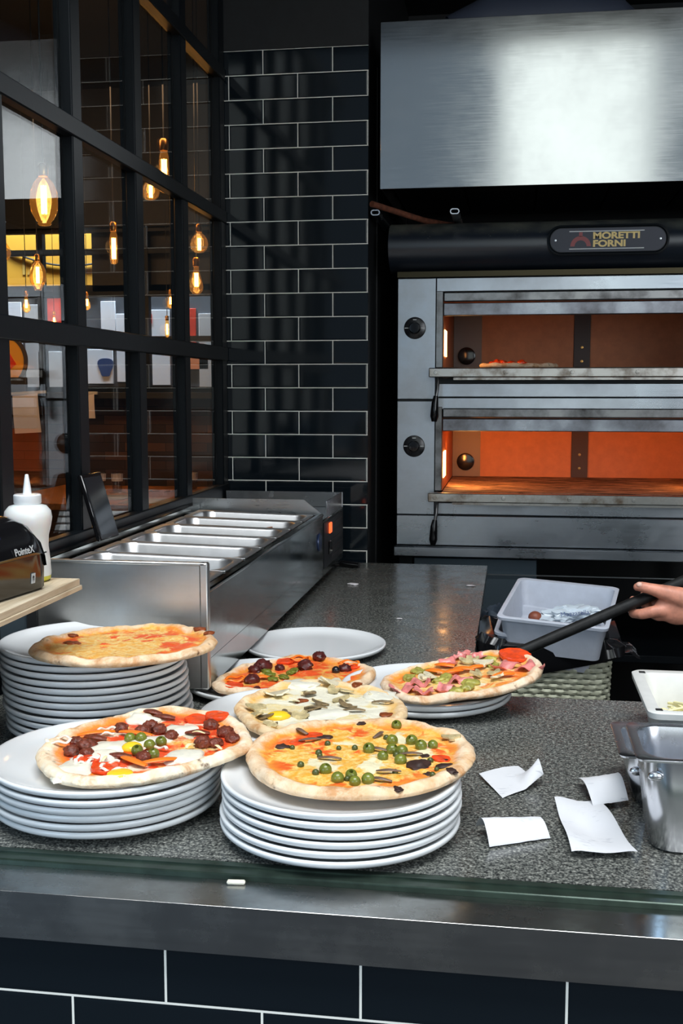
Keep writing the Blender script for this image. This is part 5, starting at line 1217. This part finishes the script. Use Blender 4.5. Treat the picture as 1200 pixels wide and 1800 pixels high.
# high table against the far wall with mats, tumblers, cutlery
tb2 = empty('high_table', (-2.05, 5.9, 0), label='orange-brown wooden high table against the clad wall', cat='table')
obj('tabletop', box(B(), -0.62, 0.9, -0.62, 0.44, 0.925, 0.96, 0.003), M['table_wood'], tb2)
for (a, b) in ((-0.55, -0.55), (0.83, -0.55), (-0.55, 0.38), (0.83, 0.38)): obj('leg', box(B(), a - .03, a + .03, b - .03, b + .03, 0, 0.925), M['black_metal'], tb2, smooth=False)
for (x, y, lb) in ((-2.16, 5.62, 'left grey table mat with paper on the high table'), (-1.80, 5.45, 'right grey table mat near the table edge')):
    o = obj('table_mat', box(B(), x - .16, x + .16, y - .12, y + .12, 0.9605, 0.963, 0.001), M['napkin']); tag(o, lb, 'mat', 'grey table mats')
def tumbler(x, y, lb, z=0.9605):
    t = empty('tumbler', (x, y, z), label=lb, cat='glass', group='tumblers on the high table')
    obj('vessel', lathe(B(), [(0, 0), (0.026, 0), (0.034, 0.11), (0.0325, 0.11), (0.0245, 0.008), (0, 0.008)], 28), M['tumbler'], t)
    obj('paper_label', lathe(B(), [(0.0318, 0.06), (0.0342, 0.10)], 10), M['white_board'], t)
tumbler(-2.29, 5.95, 'left tumbler on the high table behind the tablet')
tumbler(-2.19, 5.95, 'second tumbler from the left on the high table')
tumbler(-1.80, 6.10, 'tumbler at the right end of the high table, last window column')
for k, (x, y) in enumerate(((-2.18, 5.8), (-2.08, 5.82), (-1.90, 5.9))):
    t = empty('fork', (x, y, 0.9635), R(20 + 25 * k), label=['left fork on the high table', 'middle fork on the high table', 'right fork on the high table'][k], cat='cutlery')
    obj('handle', tube(B(), [(0, 0, 0.003), (0.13, 0, 0.004)], [0.004, 0.003], 6, flat=0.5), M['steel_shiny'], t)
    bm = B(); box(bm, 0.13, 0.155, -0.01, 0.01, 0.002, 0.005)
    for q in range(4): box(bm, 0.155, 0.19, -0.0095 + q * 0.0055, -0.0065 + q * 0.0055, 0.002, 0.004)
    obj('tines', bm, M['steel_shiny'], t, smooth=False)
# added warm fill lamp that brightens the clad wall, without any fitting
area('dining_warm_fill', (-2.3, 5.0, 2.9), (-2.3, 6.5, 1.0), 2.0, 0.3, 8.5, (1.0, 0.55, 0.28))
# daylight on the street side of the far window
area('far_street_daylight', (-2.8, 5.6 + 1.15, 3.9), (-2.8, 7.15, 1.9), 2.2, 0.5, 170, (0.8, 0.9, 1.0))

# ------------------------------------------------------------ small debris
random.seed(3)
for (x, y, s, lb) in ((-0.504, 3.521, 0.013, 'white flour scrap on the granite near the unit end'), (-0.125, 3.55, 0.011, 'white scrap on the granite near its right rear corner'), (-0.30, 3.0, 0.006, 'tiny white crumb in the middle of the side worktop')):
    o = obj('flour_scrap', ball(B(), (0, 0, 0), s, 2, (1.4, 0.7, 0.25), 0.5, 60, x), M['paper']); o.location = (x, y, 0.9025); tag(o, lb, 'crumb', 'scraps on the side worktop')
o = obj('crust_crumb', box(B(), -0.012, 0.012, -0.004, 0.004, 0, 0.005, 0.0015), M['mozz']); o.location = (-0.345, 1.342, 0.892); o.rotation_euler = (0, 0, 0.1); tag(o, 'pale crumb lying on the steel ledge in front', 'crumb')
